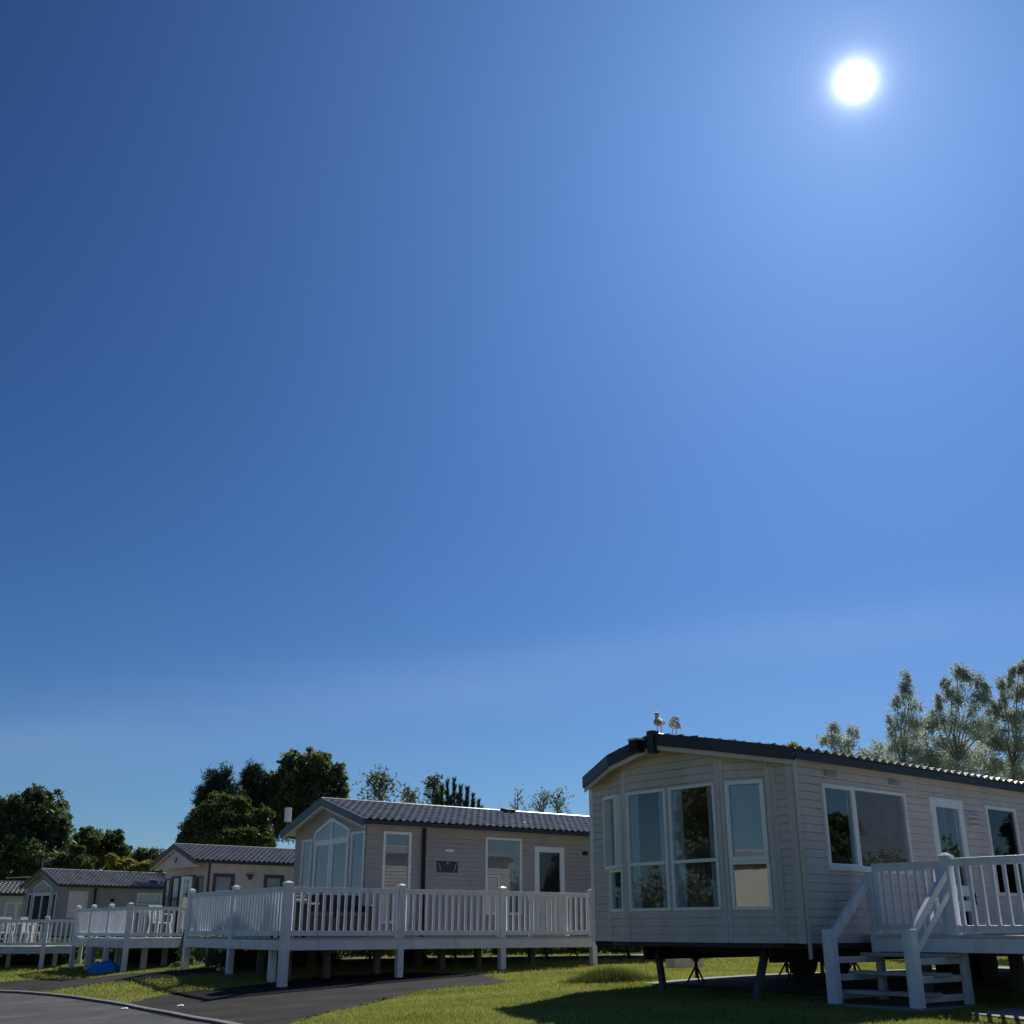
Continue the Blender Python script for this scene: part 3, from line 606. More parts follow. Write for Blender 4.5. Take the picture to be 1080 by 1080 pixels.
# ------------------------------------------------------------------ decks
def post(par, fr, s, n, z0, z1, w, zb, cap=True, name='post'):
    m = MB(fr); m.box(s - w / 2, s + w / 2, n - w / 2, n + w / 2, z0, z1); p = m.build(name, 'white_upvc', par, bevel=.006, dz=zb)
    if cap:
        c = MB(fr); k = w / 2 + .014; c.box(s - k, s + k, n - k, n + k, z1, z1 + .022)
        c.hexa([(s - k * .9, n - k * .9, z1 + .022), (s + k * .9, n - k * .9, z1 + .022), (s + k * .9, n + k * .9, z1 + .022), (s - k * .9, n + k * .9, z1 + .022)], [(s - k * .25, n - k * .25, z1 + .055), (s + k * .25, n - k * .25, z1 + .055), (s + k * .25, n + k * .25, z1 + .055), (s - k * .25, n + k * .25, z1 + .055)])
        c.build('post_cap', 'white_cap', p, bevel=.003, dz=zb)
    return p
def panel(par, fr, a, b, zt, zbm, zb, nb, bw=.055, bd=.035, rh=.09, name='balustrade', stiles=0):
    """handrail + bottom rail (part) with its balusters (sub-parts)"""
    m = MB(fr); m.box(a, b, -.03, .03, zt - rh, zt - .018); m.box(a, b, -.042, .042, zt - .018, zt); m.box(a, b, -.028, .028, zbm, zbm + rh * .9)
    if stiles: m.box(a, a + stiles, -.031, .031, zbm, zt - .019); m.box(b - stiles, b, -.031, .031, zbm, zt - .019); a += stiles; b -= stiles
    p = m.build(name, 'white_upvc', par, bevel=.005 if not stiles else 0, dz=zb)
    st = (b - a) / nb; me = None
    for k in range(nb):
        s = a + (k + .5) * st; c = MB(fr); c.box(s - bw / 2, s + bw / 2, -bd / 2, bd / 2, zbm + rh * .9, zt - rh)
        c.build('baluster', 'white_upvc', p, bevel=.007, dz=zb)
    return p
def planks(par, polys, z, zb, width=.14):
    m = MB()
    for x0, x1, y0, y1 in polys:
        y = y0
        while y < y1 - .02:
            m.box(x0, x1, y, min(y + width - .006, y1), z - .025, z); y += width
    return m.build('deck_floor', 'deck_board', par, dz=zb)
X_ = lambda y: ((0, y), (1, 0), (0, -1))      # wall frame running along local x at y, facing -y
Y_ = lambda x: ((x, 0), (0, 1), (-1, 0))      # running along local y at x, facing -x
# deck 2 (long balustrade in the middle)
D2 = (-4.14, 21.5); A2 = 55; zd = g1(*D2)
dk2 = empty('veranda_deck', (*D2, zd), R(90 - A2), 'long white veranda deck with balustrade running in front of the brown static caravan', 'veranda deck', 'white veranda decks')
zt, zm, zs = .73, -.12, -.165
lz = lambda x, y: leg_z(D2, A2, x, y) - .04
for x in (0, 2.4, 4.8, 7.2): post(dk2, None, x, 0, lz(x, 0), .775, .15 if x == 0 else .125, zd)
for y in (2.55, 5.1): post(dk2, None, 0, y, lz(0, y), .775, .12, zd)
for x in (2.4,): post(dk2, None, x, 5.1, lz(x, 5.1), .775, .12, zd)
for a in (0, 2.4, 4.8): panel(dk2, X_(0), a + .07, a + 2.4 - .065, zt, zm, zd, 15)
for a in (0, 2.55): panel(dk2, Y_(0), a + .07, a + 2.55 - .06, zt, zm, zd, 17)
panel(dk2, X_(5.1), .07, 2.33, zt, zm, zd, 10)
# overlapping spare panel seen behind the last bay
pn = panel(dk2, X_(.09), 5.55, 6.60, zt - .03, zm - .03, zd, 9, bw=.09, name='balustrade')
planks(dk2, [(0.0, 2.70, 0.0, 5.1), (2.70, 7.2, 0.0, 2.22)], zs, zd)
MB().box(-.02, 7.25, -.055, -.03, -.37, zs - .028).build('fascia', 'white_upvc', dk2, bevel=.004, dz=zd)
MB().box(-.055, -.03, -.02, 5.15, -.37, zs - .028).build('fascia', 'white_upvc', dk2, bevel=.004, dz=zd)
MB().box(-.04, 7.22, -.07, -.031, zs - .022, zs + .006).build('deck_edging', 'grey_white', dk2, bevel=.003, dz=zd)
jo = MB()
for k in range(9): jo.box(.1 + k * .85, .15 + k * .85, .02, 2.15 if k > 2 else 5.05, -.36, zs - .03)
jo.build('joists', 'timber_grey', dk2, dz=zd)
for x, y in ((.45, .8), (1.25, .8), (2.4, .9), (3.9, .9), (4.8, .9), (6.2, .9), (.5, 2.2), (1.6, 2.2), (.5, 3.6), (1.6, 3.6), (.45, 4.9), (1.5, 4.9), (4, 2.0), (6.2, 2.0)):
    MB().box(x - .06, x + .06, y - .06, y + .06, lz(x, y), -.3).build('support_leg', 'timber_grey', dk2, dz=zd)
for x, y in ((.18, .9), (.15, 3.4), (1.8, 4.2)):
    MB().box(x - .06, x + .06, y - .06, y + .06, lz(x, y), -.3).build('support_leg', 'white_upvc', dk2, dz=zd)
# deck 3
D3 = (-10.61, 32.5); A3 = 54; z3_ = g1(*D3); lz3 = lambda x, y: leg_z(D3, A3, x, y) - .04
dk3 = empty('veranda_deck', (*D3, z3_), R(90 - A3), 'white veranda deck on tall legs with the blue tarpaulin heap under it', 'veranda deck', 'white veranda decks')
for y in (0, 1.7, 3.4, 5.0): post(dk3, None, 0, y, lz3(0, y), .63, .13, z3_)
for x in (2.2, 4.4): post(dk3, None, x, 0, lz3(x, 0), .63, .12, z3_)
for a in (0, 1.7, 3.4): panel(dk3, Y_(0), a + .065, a + 1.62, .575, -.20, z3_, 11)
for a in (0, 2.2): panel(dk3, X_(0), a + .065, a + 2.14, .575, -.20, z3_, 13, bw=.07)
panel(dk3, X_(5.0), .065, 2.5, .575, -.20, z3_, 8)
planks(dk3, [(0, 4.0, 0, 5.0), (4.0, 6.5, 0, 4.3)], -.25, z3_)
MB().box(-.02, 6.5, -.055, -.03, -.50, -.278).build('fascia', 'white_upvc', dk3, bevel=.004, dz=z3_)
MB().box(-.055, -.03, -.02, 5.05, -.50, -.278).build('fascia', 'white_upvc', dk3, bevel=.004, dz=z3_)
for x, y in ((.7, .5), (2.2, .9), (3.6, .9), (.6, 2.5), (2, 2.5), (.5, 4.6), (2, 4.6), (5, 1)): MB().box(x - .07, x + .07, y - .07, y + .07, lz3(x, y), -.3).build('support_leg', 'grey_white', dk3, dz=z3_)
# deck 4
D4 = local_to_world((-14.09, 38.0), 75, -6.6, 0); A4 = 75; D4 = (D4.x, D4.y); z4_ = g1(*D4); lz4 = lambda x, y: leg_z(D4, A4, x, y) - .04
dk4 = empty('veranda_deck', (*D4, z4_), R(90 - A4), 'low white veranda deck at the left edge with white chairs on it', 'veranda deck', 'white veranda decks')
for x in (6.6, 5.7, 3.9, 2.0, 0.1): post(dk4, None, x, 0, lz4(x, 0), .33, .13, z4_)
for a, b, n in ((5.7, 6.6, 5), (3.9, 5.7, 11), (2.0, 3.9, 11), (.1, 2.0, 11)): panel(dk4, X_(0), a + .065, b - .06, .275, -.49, z4_, n)
panel(dk4, Y_(6.6), .06, 2.4, .275, -.49, z4_, 14); post(dk4, None, 6.6, 2.5, lz4(6.6, 2.5), .33, .13, z4_)
planks(dk4, [(0, 6.6, 0, 6.0)], -.53, z4_)
MB().box(0, 6.65, -.055, -.03, -.74, -.558).build('fascia', 'grey_white', dk4, bevel=.004, dz=z4_)
for x in (1, 2.6, 4.6, 6.0):
    for y in (.8, 3.5): MB().box(x - .06, x + .06, y - .06, y + .06, lz4(x, y), -.56).build('support_leg', 'grey_white', dk4, dz=z4_)
# ---- deck 1 with steps, right foreground (frame of caravan 1: local x along the caravan, -y outward)
xg = 1.085; D1w = local_to_world(C1, 50.5, xg, -.25); D1 = (D1w.x, D1w.y); z1_ = g1(*D1)
dk1 = empty('veranda_deck', (*D1, z1_), R(90 - 50.5), 'white veranda deck with gate and open steps beside the large taupe caravan', 'veranda deck', 'white veranda decks')
GY = ((0, 0), (0, -1), (-1, 0))      # along the end edge, outward from the caravan, facing -x
lz1 = lambda x, y: leg_z(D1, 50.5, x, y) - .03
TRg = 1.067
post(dk1, GY, 0.0, 0, -.27, .665, .10, z1_, cap=False); post(dk1, GY, TRg, 0, -.262, .80, .12, z1_)
gt = panel(dk1, GY, .06, 1.0, .765, -.02, z1_, 7, bw=.04, name='gate', stiles=.07)
MB(GY).box(.48, .54, -.05, -.03, .36, .41).build('latch', 'black_metal', gt, bevel=.004, dz=z1_)
panel(dk1, GY, TRg + .06, 3.0, .785, -.045, z1_, 13, bw=.042); post(dk1, GY, 3.06, 0, lz1(0, -3.06), .80, .12, z1_)
EX = ((0, -3.06), (1, 0), (0, -1))
for a in (0, 2.4, 4.8): panel(dk1, EX, a + .07, a + 2.33, .785, -.045, z1_, 15, bw=.045); post(dk1, EX, a + 2.4, 0, lz1(a + 2.4, -3.06), .80, .12, z1_)
planks(dk1, [(-.02, 9.0, -3.1, .18)], -.075, z1_)
MB(GY).box(.05, 3.14, .03, .055, -.262, -.104).build('fascia', 'white_upvc', dk1, bevel=.004, dz=z1_)
MB(EX).box(-.02, 9.0, .045, .07, -.262, -.104).build('fascia', 'white_upvc', dk1, bevel=.004, dz=z1_)
MB(GY).box(.05, 3.14, .02, .066, -.099, -.07).build('deck_edging', 'grey_white', dk1, bevel=.003, dz=z1_)
for x, g in ((.35, .35), (.35, 1.9), (.35, 2.9), (2.6, .4), (2.6, 2.9), (5, .4), (5, 2.9)): MB().box(x - .07, x + .07, -g - .07, -g + .07, lz1(x, -g), -.12).build('support_leg', 'timber_grey', dk1, bevel=.005, dz=z1_)
# steps
xn = -.97
for g in (.0, TRg): post(dk1, None, xn, -g, lz1(xn, -g), -.005, .125, z1_, cap=False, name='newel_post')
MB().bar((xn + .05, 0, -.10), (-.05, 0, .57), .055, .12).build('stair_handrail', 'white_upvc', dk1, bevel=.006, dz=z1_)
MB().bar((xn + .05, -TRg, -.05), (-.05, -TRg, .62), .06, .085).build('stair_handrail', 'white_upvc', dk1, bevel=.006, dz=z1_)
MB().bar((xn + .05, -TRg, -.27), (-.05, -TRg, .40), .05, .075).build('stair_handrail', 'white_upvc', dk1, bevel=.006, dz=z1_)
for t in (.3, .62): MB().bar((xn + .05 + t * .9, -TRg, -.24 + t * .66), (xn + .05 + t * .9, -TRg, -.06 + t * .66), .035, .035).build('stair_baluster', 'white_upvc', dk1, dz=z1_)
for g in (.02, TRg - .02):
    for z in (-.345, -.535, -.735): MB().bar((xn + .06, -g, z), (.02, -g, z), .04, .072).build('step_bearer', 'grey_white', dk1, bevel=.004, dz=z1_)
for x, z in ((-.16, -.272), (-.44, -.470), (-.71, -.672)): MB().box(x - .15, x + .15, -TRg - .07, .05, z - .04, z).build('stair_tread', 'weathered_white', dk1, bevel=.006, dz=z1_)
for g in (-.03, TRg + .02): MB().box(.03, .12, -g - .04, -g + .04, lz1(.07, -g), -.11).build('support_leg', 'grey_white', dk1, bevel=.004, dz=z1_)
MB().box(.2, .32, -.52, -.40, lz1(.25, -.46), -.11).build('support_leg', 'timber_grey', dk1, bevel=.004, dz=z1_)
sb = MB(); zz = lz1(-.6, -.5); sb.box(-1.15, .2, -TRg - .15, .12, zz - .05, zz + .05); tag(sb.build('paving_slab', 'concrete', None, bevel=.01), kind='structure').matrix_world = Matrix.Translation((D1[0], D1[1], 0)) @ Matrix.Rotation(R(39.5), 4, 'Z')
# paved path to the right (sun falls on it through the balusters)
pt = frame_dir(50.5); pn_ = frame_dir(-39.5)
a0 = local_to_world(C1, 50.5, .1, -1.9); a1 = local_to_world(C1, 50.5, 9, -1.9); b0 = local_to_world(C1, 50.5, -.9, -5.2); b1 = local_to_world(C1, 50.5, 9, -5.2)
NOGRASS.append(strip('footpath', [a0, a1], [b0, b1], 'concrete', .02, 40, 10))
# ------------------------------------------------------------------ furniture and small things
def place(o, C, ang, x, y, z, rz=0): p = local_to_world(C, ang, x, y); o.location = (p.x, p.y, z); o.rotation_euler = (0, 0, R(90 - ang) + rz)
# white garden chair
def chair_proto(label):
    t = empty('garden_chair', label=label, cat='garden chair', group='white garden chairs')
    s = MB(); s.box(-.22, .22, -.21, .21, .40, .43); s.build('seat', 'white_cap', t, bevel=.012)
    b_ = MB(); b_.bar((-.2, .2, .42), (-.21, .30, .86), .035, .03); b_.bar((.2, .2, .42), (.21, .30, .86), .035, .03); b_.bar((-.22, .30, .86), (.22, .30, .86), .04, .06)
    for k in range(5): b_.bar((-.14 + k * .07, .21, .43), (-.14 + k * .07, .295, .85), .04, .012)
    b_.build('backrest', 'white_cap', t)
    for sx in (-1, 1):
        for sy in (-1, 1): MB().bar((sx * .2, sy * .19, .41), (sx * .24, sy * .23, 0), .035, .035).build('leg', 'white_cap', t)
        a_ = MB(); a_.bar((sx * .24, -.2, .64), (sx * .24, .26, .66), .04, .025); a_.bar((sx * .24, -.2, .64), (sx * .23, -.2, .40), .03, .03); a_.build('armrest', 'white_cap', t)
    return t
def copy_tree(o, parent=None):
    c = o.copy(); COL.objects.link(c)
    if parent: c.parent = parent
    for ch_ in o.children: copy_tree(ch_, c)
    return c
def kids_first(o):
    return copy_tree(o)
ck = chair_proto('white garden chair on the low left deck, nearest the left edge of the photograph')
place(ck, D4, A4, 4.35, .9, -.53, .4)
for (D_, A_, x, y, z, rz, lab) in ((D4, A4, 5.1, 1.3, -.53, 2.2, 'white garden chair on the low left deck, below the small caravan\'s glazed doors'), (D3, A3, 1.2, .9, -.25, .3, 'white garden chair on the tall-legged deck, nearest the blue tarpaulin heap'), (D3, A3, 2.9, 1.0, -.25, 1.0, 'white garden chair on the tall-legged deck, beside the long deck\'s left panel')):
    k_ = copy_tree(ck); k_['label'] = lab; place(k_, D_, A_, x, y, z, rz)
tb = empty('garden_table', label='white garden table on the low left deck between the white chairs', cat='garden table'); place(tb, D4, A4, 4.7, 2.0, -.53)
MB().box(-.45, .45, -.4, .4, .68, .71).build('table_top', 'white_cap', tb, bevel=.01)
for sx in (-1, 1):
    for sy in (-1, 1): MB().bar((sx * .38, sy * .33, .68), (sx * .42, sy * .37, 0), .04, .04).build('leg', 'white_cap', tb)
# dark rattan sofa on deck 2
sf = empty('garden_sofa', label='black woven garden sofa behind the first bay of the long balustrade', cat='garden sofa'); place(sf, D2, A2, 1.35, 1.05, zs)
s_ = MB(); s_.box(-.85, .85, -.38, .38, .08, .38); s_.build('seat_base', 'rattan', sf, bevel=.03)
MB().box(-.85, .85, .26, .40, .38, .80).build('backrest', 'rattan', sf, bevel=.03)
for sx in (-1, 1): MB().box(min(sx * .85, sx * .70), max(sx * .85, sx * .70), -.38, .26, .38, .60).build('armrest', 'rattan', sf, bevel=.03); MB().box(min(sx * .03, sx * .68), max(sx * .03, sx * .68), -.36, .25, .383, .48).build('cushion', 'cushion', sf, bevel=.03)
bq = empty('barbecue', label='black barbecue with pale shelf on the long deck, beside the corner post', cat='barbecue'); place(bq, D2, A2, .40, .75, zs)
MB().box(-.28, .28, -.22, .22, .10, .62).build('cabinet', 'black_metal', bq, bevel=.015)
MB().box(-.26, .26, -.24, .24, .625, .76).build('lid', 'galv_metal', bq, bevel=.05); MB().box(.29, .52, -.2, .2, .60, .63).build('shelf', 'grey_white', bq, bevel=.005)
MB().tube([(-.2, -.28, .68), (.2, -.28, .68)], .012, 8).build('handle', 'grey_white', bq)
for sx in (-1, 1): MB().tube([(sx * .22, -.15, .07), (sx * .26, -.15, .07)], .07, 14).build('wheel', 'black_metal', bq)
for sx in (-1, 1): MB().box(sx * .25 - .02, sx * .25 + .02, .16, .20, 0, .10).build('leg', 'black_metal', bq)
# blue tarpaulin heap
def heap(name, u, v, Y, w, d, h, mat, label, cat, seed):
    p = at(u, v, Y); z = g1(p.x, p.y); rg = np.random.default_rng(seed); N = 26; V = []; Fc = []
    ph = rg.uniform(0, 6.28, 8)
    for i in range(N + 1):
        for j in range(N + 1):
            a = (i / N * 2 - 1); b = (j / N * 2 - 1); r_ = max(abs(a), abs(b))
            prof = max(0, 1 - r_ ** 2.6) ** .6
            wv = .82 + .10 * math.sin(5 * a + ph[0] + 2 * b) + .09 * math.sin(7 * b + ph[1] - 3 * a) + .05 * math.sin(13 * a + 9 * b + ph[2])
            V.append((a * w / 2 * (1 + .05 * math.sin(6 * b + ph[3])), b * d / 2 * (1 + .06 * math.sin(5 * a + ph[4])), h * prof * wv * (1 - .25 * a) - .02))
    for i in range(N):
        for j in range(N): q_ = i * (N + 1) + j; Fc.append((q_, q_ + 1, q_ + N + 2, q_ + N + 1))
    me = bpy.data.meshes.new(name); me.from_pydata(V, [], Fc); o = link_mesh(name, me, mat, smooth=True); o.location = (p.x, p.y, z); tag(o, label, cat); return o
heap('tarpaulin', 112, 1026, 33.6, .84, .7, .37, 'blue_tarp', 'crumpled bright blue tarpaulin heap under the tall-legged white deck', 'tarpaulin', 3)
for i, (u, v, lab) in enumerate(((190, 1062.5, 'white scrap of litter on the dark driveway'), (131, 1065.5, 'white scrap of litter beside the kerb on the road'))):
    g_ = ground_at(u, v); sc = MB(); sc.poly([(-.07, -.05, .0), (.05, -.06, .012), (.03, .05, .03), (-.06, .045, .018)]); sc.poly([(.05, -.06, .012), (.085, -.02, .004), (.07, .04, .012), (.03, .05, .03)])
    o = sc.build('litter_scrap', 'paper'); o.location = (g_.x, g_.y, g1(g_.x, g_.y) + .022); o.scale = (.7,) * 3; tag(o, lab, 'litter', 'litter scraps')
# meter cabinet beyond the big caravan, seen under it
mc = empty('meter_cabinet', label='small cream cabinet with a dark hatch seen under the large caravan', cat='cabinet'); p = at(722, 1018, 24.0); mc.location = (p.x, p.y, g1(p.x, p.y)); mc.rotation_euler = (0, 0, R(20))
MB().box(-.32, .32, -.2, .2, 0, .32).build('cabinet_body', 'siding_cream', mc, bevel=.01); MB().box(.08, .22, -.215, -.201, .12, .28).build('hatch', 'black_metal', mc, bevel=.004); MB().box(-.34, .34, -.22, .22, .322, .345).build('lid', 'grey_white', mc, bevel=.006)
# low white deck skirts further back, seen below the middle caravan
for i, (u0, v0, u1, v1, Y, lab) in enumerate(((447, 1000.5, 492, 1004, 38, 'pale sloping ramp seen under the long deck, left piece'), (498, 1003, 552, 1007, 38, 'pale sloping ramp seen under the long deck, right piece'))):
    a = at(u0, v0, Y); b = at(u1, v1, Y + .6); m = MB(); m.bar(tuple(a), tuple(b), .08, .10); zc = 0
    for t in (.1, .9): q_ = a.lerp(b, t); m.box(q_.x - .04, q_.x + .04, q_.y - .04, q_.y + .04, g1(q_.x, q_.y) - .03, q_.z - .04)
    tag(m.build('access_ramp', 'grey_white', None), lab, 'ramp', 'access ramps')
# ---- gulls on the roof of the big caravan
def loft(name, pts, rad, mat, parent, n=16):
    """one continuous skin through elliptical rings (half width, half height) along a spine"""
    P = [Vector(p) for p in pts]; V = []; Fc = []; side = Vector((0, 1, 0))
    for k, p in enumerate(P):
        d = (P[min(k + 1, len(P) - 1)] - P[max(k - 1, 0)]).normalized(); a = (side - d * side.dot(d)).normalized(); b = d.cross(a); side = a
        for j in range(n): t = 2 * math.pi * j / n; V.append(tuple(p + a * rad[k][0] * math.cos(t) + b * rad[k][1] * math.sin(t)))
    for k in range(len(P) - 1):
        for j in range(n): Fc.append((k * n + j, k * n + (j + 1) % n, (k + 1) * n + (j + 1) % n, (k + 1) * n + j))
    Fc.append(tuple(range(n))); Fc.append(tuple(range((len(P) - 1) * n, len(P) * n)))
    me = bpy.data.meshes.new(name); me.from_pydata(V, [], Fc); return link_mesh(name, me, mat, parent, smooth=True)
def gull(label, u, v, Y, rz, preen):
    p = at(u, v, Y); t = empty('gull', tuple(p), rz, label, 'gull', 'gulls on the caravan roof')
    P = [(-.175, 0, .086), (-.12, 0, .094), (-.07, 0, .107), (-.02, 0, .120), (.025, 0, .137)]; Rd = [(.016, .004), (.024, .013), (.044, .036), (.057, .053), (.056, .056)]
    if not preen:
        P += [(.053, 0, .162), (.064, 0, .190), (.068, 0, .216), (.076, 0, .240), (.090, 0, .248), (.106, 0, .246)]; Rd += [(.043, .043), (.029, .030), (.026, .027), (.031, .030), (.028, .026), (.011, .010)]
        head = Vector((.084, 0, .246)); bd = Vector((1, .1, -.15)).normalized()
    else:
        P += [(.052, .008, .160), (.056, .026, .182), (.040, .044, .196), (.016, .052, .194), (-.006, .054, .187)]; Rd += [(.045, .044), (.034, .034), (.032, .031), (.030, .028), (.012, .011)]
        head = Vector((.018, .051, .194)); bd = Vector((-.9, .12, -.35)).normalized()
    loft('body', P, Rd, 'gull_plumage', t)
    bl = MB(); bl.tube([head + bd * .020, head + bd * .048, head + bd * .062 + Vector((0, 0, -.006))], .008, 8, .002); bl.build('bill', 'gull_bill', t, smooth=True)
    sd2 = Vector((-bd.y, bd.x, 0)).normalized()
    for sg in (-1, 1):
        e = head + sd2 * sg * .027 + bd * .006 + Vector((0, 0, .006)); MB().tube([e - sd2 * sg * .003, e + sd2 * sg * .002], .004, 8).build('eye', 'gull_eye', t)
        W_ = [(.045, sg * .050, .140), (.01, sg * .056, .132), (-.04, sg * .053, .122), (-.09, sg * .040, .112), (-.14, sg * .022, .104), (-.19, sg * .010, .098)]
        loft('wing', W_, [(.006, .012), (.010, .030), (.010, .036), (.009, .028), (.007, .016), (.003, .005)], 'gull_wing', t, 12)
        lg = MB(); lg.tube([(0, sg * .024, .08), (-.006, sg * .025, .045), (.002, sg * .026, .004)], .0045, 6)
        for k in (-1, 0, 1): lg.tube([(.0, sg * .026, .003), (.035, sg * .026 + k * .014, .002)], .003, 5)
        lg.build('leg', 'gull_leg', t)
    t.scale = (1.1,) * 3
    return t
gull('gull standing upright at the roof apex, the left one of the pair', 695.5, 772.5, 15.32, R(100), False)
gull('hunched gull with its head tucked back, the right one of the pair', 711.5, 774.6, 15.45, R(-122), True)
# moss tuft at the roof corner
rg = np.random.default_rng(5); mp_ = np.array(at(836, 787, 14.05)); n = 70
base = mp_ + rg.normal(0, .035, (n, 3)) * (1, 1, .3); tip = base + np.stack([rg.normal(0, .02, n), rg.normal(0, .02, n), rg.uniform(.01, .06, n)], 1); sd_ = rg.normal(0, .008, (n, 3))
ms = np_mesh('moss', np.stack([base - sd_, base + sd_, tip], 1).reshape(-1, 3), 3, 'leaf_yellow', c1); ms.matrix_parent_inverse = (Matrix.Translation(c1.location) @ Matrix.Rotation(R(39.5), 4, 'Z')).inverted()
# TV aerials
def aerial(label, u, vb, vt, Y, ang, elems, scale=1):
    a = at(u, vb, Y); b = at(u, vt, Y); zg = g1(a.x, a.y); t = empty('tv_aerial', (a.x, a.y, zg), 0, label, 'aerial', 'television aerials')
    MB().tube([(0, 0, 0), (0, 0, b.z - zg)], .022, 6).build('mast', 'galv_metal', t)
    m = MB(); dx = math.cos(ang); dy = math.sin(ang); zt_ = b.z - zg - .12
    m.bar((-.7 * scale * dx, -.7 * scale * dy, zt_), (.6 * scale * dx, .6 * scale * dy, zt_), .022, .022)
    for k in range(elems): q_ = (-.6 + 1.15 * k / (elems - 1)) * scale; m.bar((q_ * dx - dy * .0, q_ * dy, zt_ - .16), (q_ * dx, q_ * dy, zt_ + .16), .012, .012)
    m.build('boom', 'galv_metal', t)
aerial('television aerial on a thin mast beside the small grey caravan', 38, 960, 905, 51, .2, 6, .45)
aerial('distant television aerial between the yellow bushes and the sand coloured caravan', 156.5, 930, 893, 60, .3, 5, .8)
pp = at(14, 926, 50); ra = empty('tv_aerial', (pp.x, pp.y, g1(pp.x, pp.y)), 0, 'pale horizontal aerial above the cream caravan', 'aerial', 'television aerials')
MB().tube([(.6, 0, 0), (.6, 0, pp.z - ra.location.z)], .02, 6).build('mast', 'galv_metal', ra); MB().bar((-.3, 0, pp.z - ra.location.z), (.95, 0, pp.z - ra.location.z + .06), .03, .03).build('boom', 'white_upvc', ra)
# ------------------------------------------------------------------ vegetation
def leaves(rg, centers, radii, n, size, flat=.75, shell=.55, up=0.0, squash=(1, 1, 1)):
    """leaf-shaped quads through ellipsoid clumps; more of them near each clump's skin"""
    w = np.array([r_[0] * r_[2] for r_ in radii]); w = w / w.sum(); k = rg.choice(len(centers), n, p=w)
    C_ = np.array(centers)[k]; Rr = np.array(radii)[k]
    d = rg.normal(size=(n, 3)); d /= np.linalg.norm(d, axis=1)[:, None]
    rr = rg.uniform(shell, 1.0, n) ** .7 * (1 + rg.normal(0, .07, n)); c = C_ + d * Rr * rr[:, None]
    nrm = rg.normal(size=(n, 3)) + d * .5 + np.array([0, 0, up]); nrm /= np.linalg.norm(nrm, axis=1)[:, None]
    a = np.cross(nrm, rg.normal(size=(n, 3))); a /= np.linalg.norm(a, axis=1)[:, None]; b = np.cross(nrm, a)
    s = size * rg.uniform(.55, 1.35, n)[:, None]
    return np.stack([c - a * s, c - b * s * flat * .5, c + a * s, c + b * s * flat * .5], 1)
def sub_clumps(rg, centers, radii, per, f=.38):
    cc, rr = [], []
    for c, r_ in zip(centers, radii):
        for _ in range(per):
            d = rg.normal(size=3); d /= np.linalg.norm(d); k = rg.uniform(.45, 1.14); q_ = f * (1 if k < 1 else .55) * rg.uniform(.6, 1.25)
            cc.append(np.array(c) + d * np.array(r_) * k); rr.append(np.array(r_) * q_)
    return cc, rr
def limb(m, a, b, r0, r1, rg, seg=4, wob=.06):
    a = Vector(a); b = Vector(b); L_ = (b - a).length; pts = [a]
    for k in range(1, seg): t = k / seg; pts.append(a.lerp(b, t) + Vector(rg.normal(0, wob * L_ * .5, 3)) + Vector((0, 0, math.sin(t * 3.14) * L_ * .04)))
    pts.append(b); m.tube(pts, r0, 6, r1)
def tree(name, label, Y, blobs, leafm, nleaf, size, barkm='bark', base_u=None, seed=1, per=9, depth=1.0, f=.38, group='trees behind the caravans', cat='tree', shell=.5, trunk_r=.18, up=0, extra=None):
    """blobs: (u, v, ru, rv) as seen from the road, turned into clumps at distance Y"""
    rg = np.random.default_rng(seed); us = [b_[0] for b_ in blobs]; bu = base_u if base_u is not None else sum(us) / len(us)
    g_ = at(bu, 960, Y); z0 = g1(g_.x, g_.y); O = Vector((g_.x, g_.y, z0)); sc = Y / 1225.
    t = empty(name, tuple(O), 0, label, cat, group)
    cs, rs = [], []
    for (u, v, ru, rv) in blobs:
        c = at(u, v, Y + rg.normal(0, ru * sc * .45 * depth)); cs.append(np.array(c - O)); rs.append(np.array((ru * sc, ru * sc * depth, rv * sc)))
    c2_, r2_ = sub_clumps(rg, cs, rs, per, f)
    q_ = leaves(rg, c2_, r2_, int(nleaf * .8), size, shell=shell, up=up); q2 = leaves(rg, cs, rs, int(nleaf * .2), size, shell=.2, up=up)
    q3 = leaves(rg, c2_, [r_ * 1.35 for r_ in r2_], int(nleaf * .07), size * .8, shell=.85)
    np_mesh('crown', np.concatenate([q_, q2, q3]).reshape(-1, 3), 4, leafm, t)
    m = MB(); top = max(c[2] for c in cs); ax = Vector((0, 0, 0)); crown_mid = Vector(np.mean(cs, axis=0)); low = min(c[2] - r_[2] for c, r_ in zip(cs, rs))
    fork = Vector((crown_mid.x * .6, crown_mid.y * .6, max(.8, low + .2 * (top - low))))
    limb(m, (0, 0, -.2), fork, trunk_r, trunk_r * .7, rg, 4, .02)
    for c, r_ in zip(cs, rs):
        limb(m, fork, Vector(c), trunk_r * .5, trunk_r * .12, rg, 4, .05)
        for _ in range(4): d = Vector(rg.normal(size=3)).normalized(); limb(m, Vector(c) - d * .1, Vector(c) + Vector([d[i] * r_[i] * .8 for i in range(3)]), trunk_r * .16, trunk_r * .03, rg, 3, .08)
    m.build('trunk', barkm, t); return t
T1 = tree('broadleaf_tree', 'big dark leafy tree at the left edge behind the cream caravan', 63, [(20, 862, 34, 26), (46, 852, 26, 20), (60, 880, 20, 22), (-10, 875, 34, 34), (28, 900, 40, 26), (-40, 890, 34, 38), (36, 838, 14, 11), (60, 862, 15, 14), (5, 915, 40, 22)], 'leaf_dark', 40000, .14, seed=11, per=20, f=.29, base_u=20, trunk_r=.3)
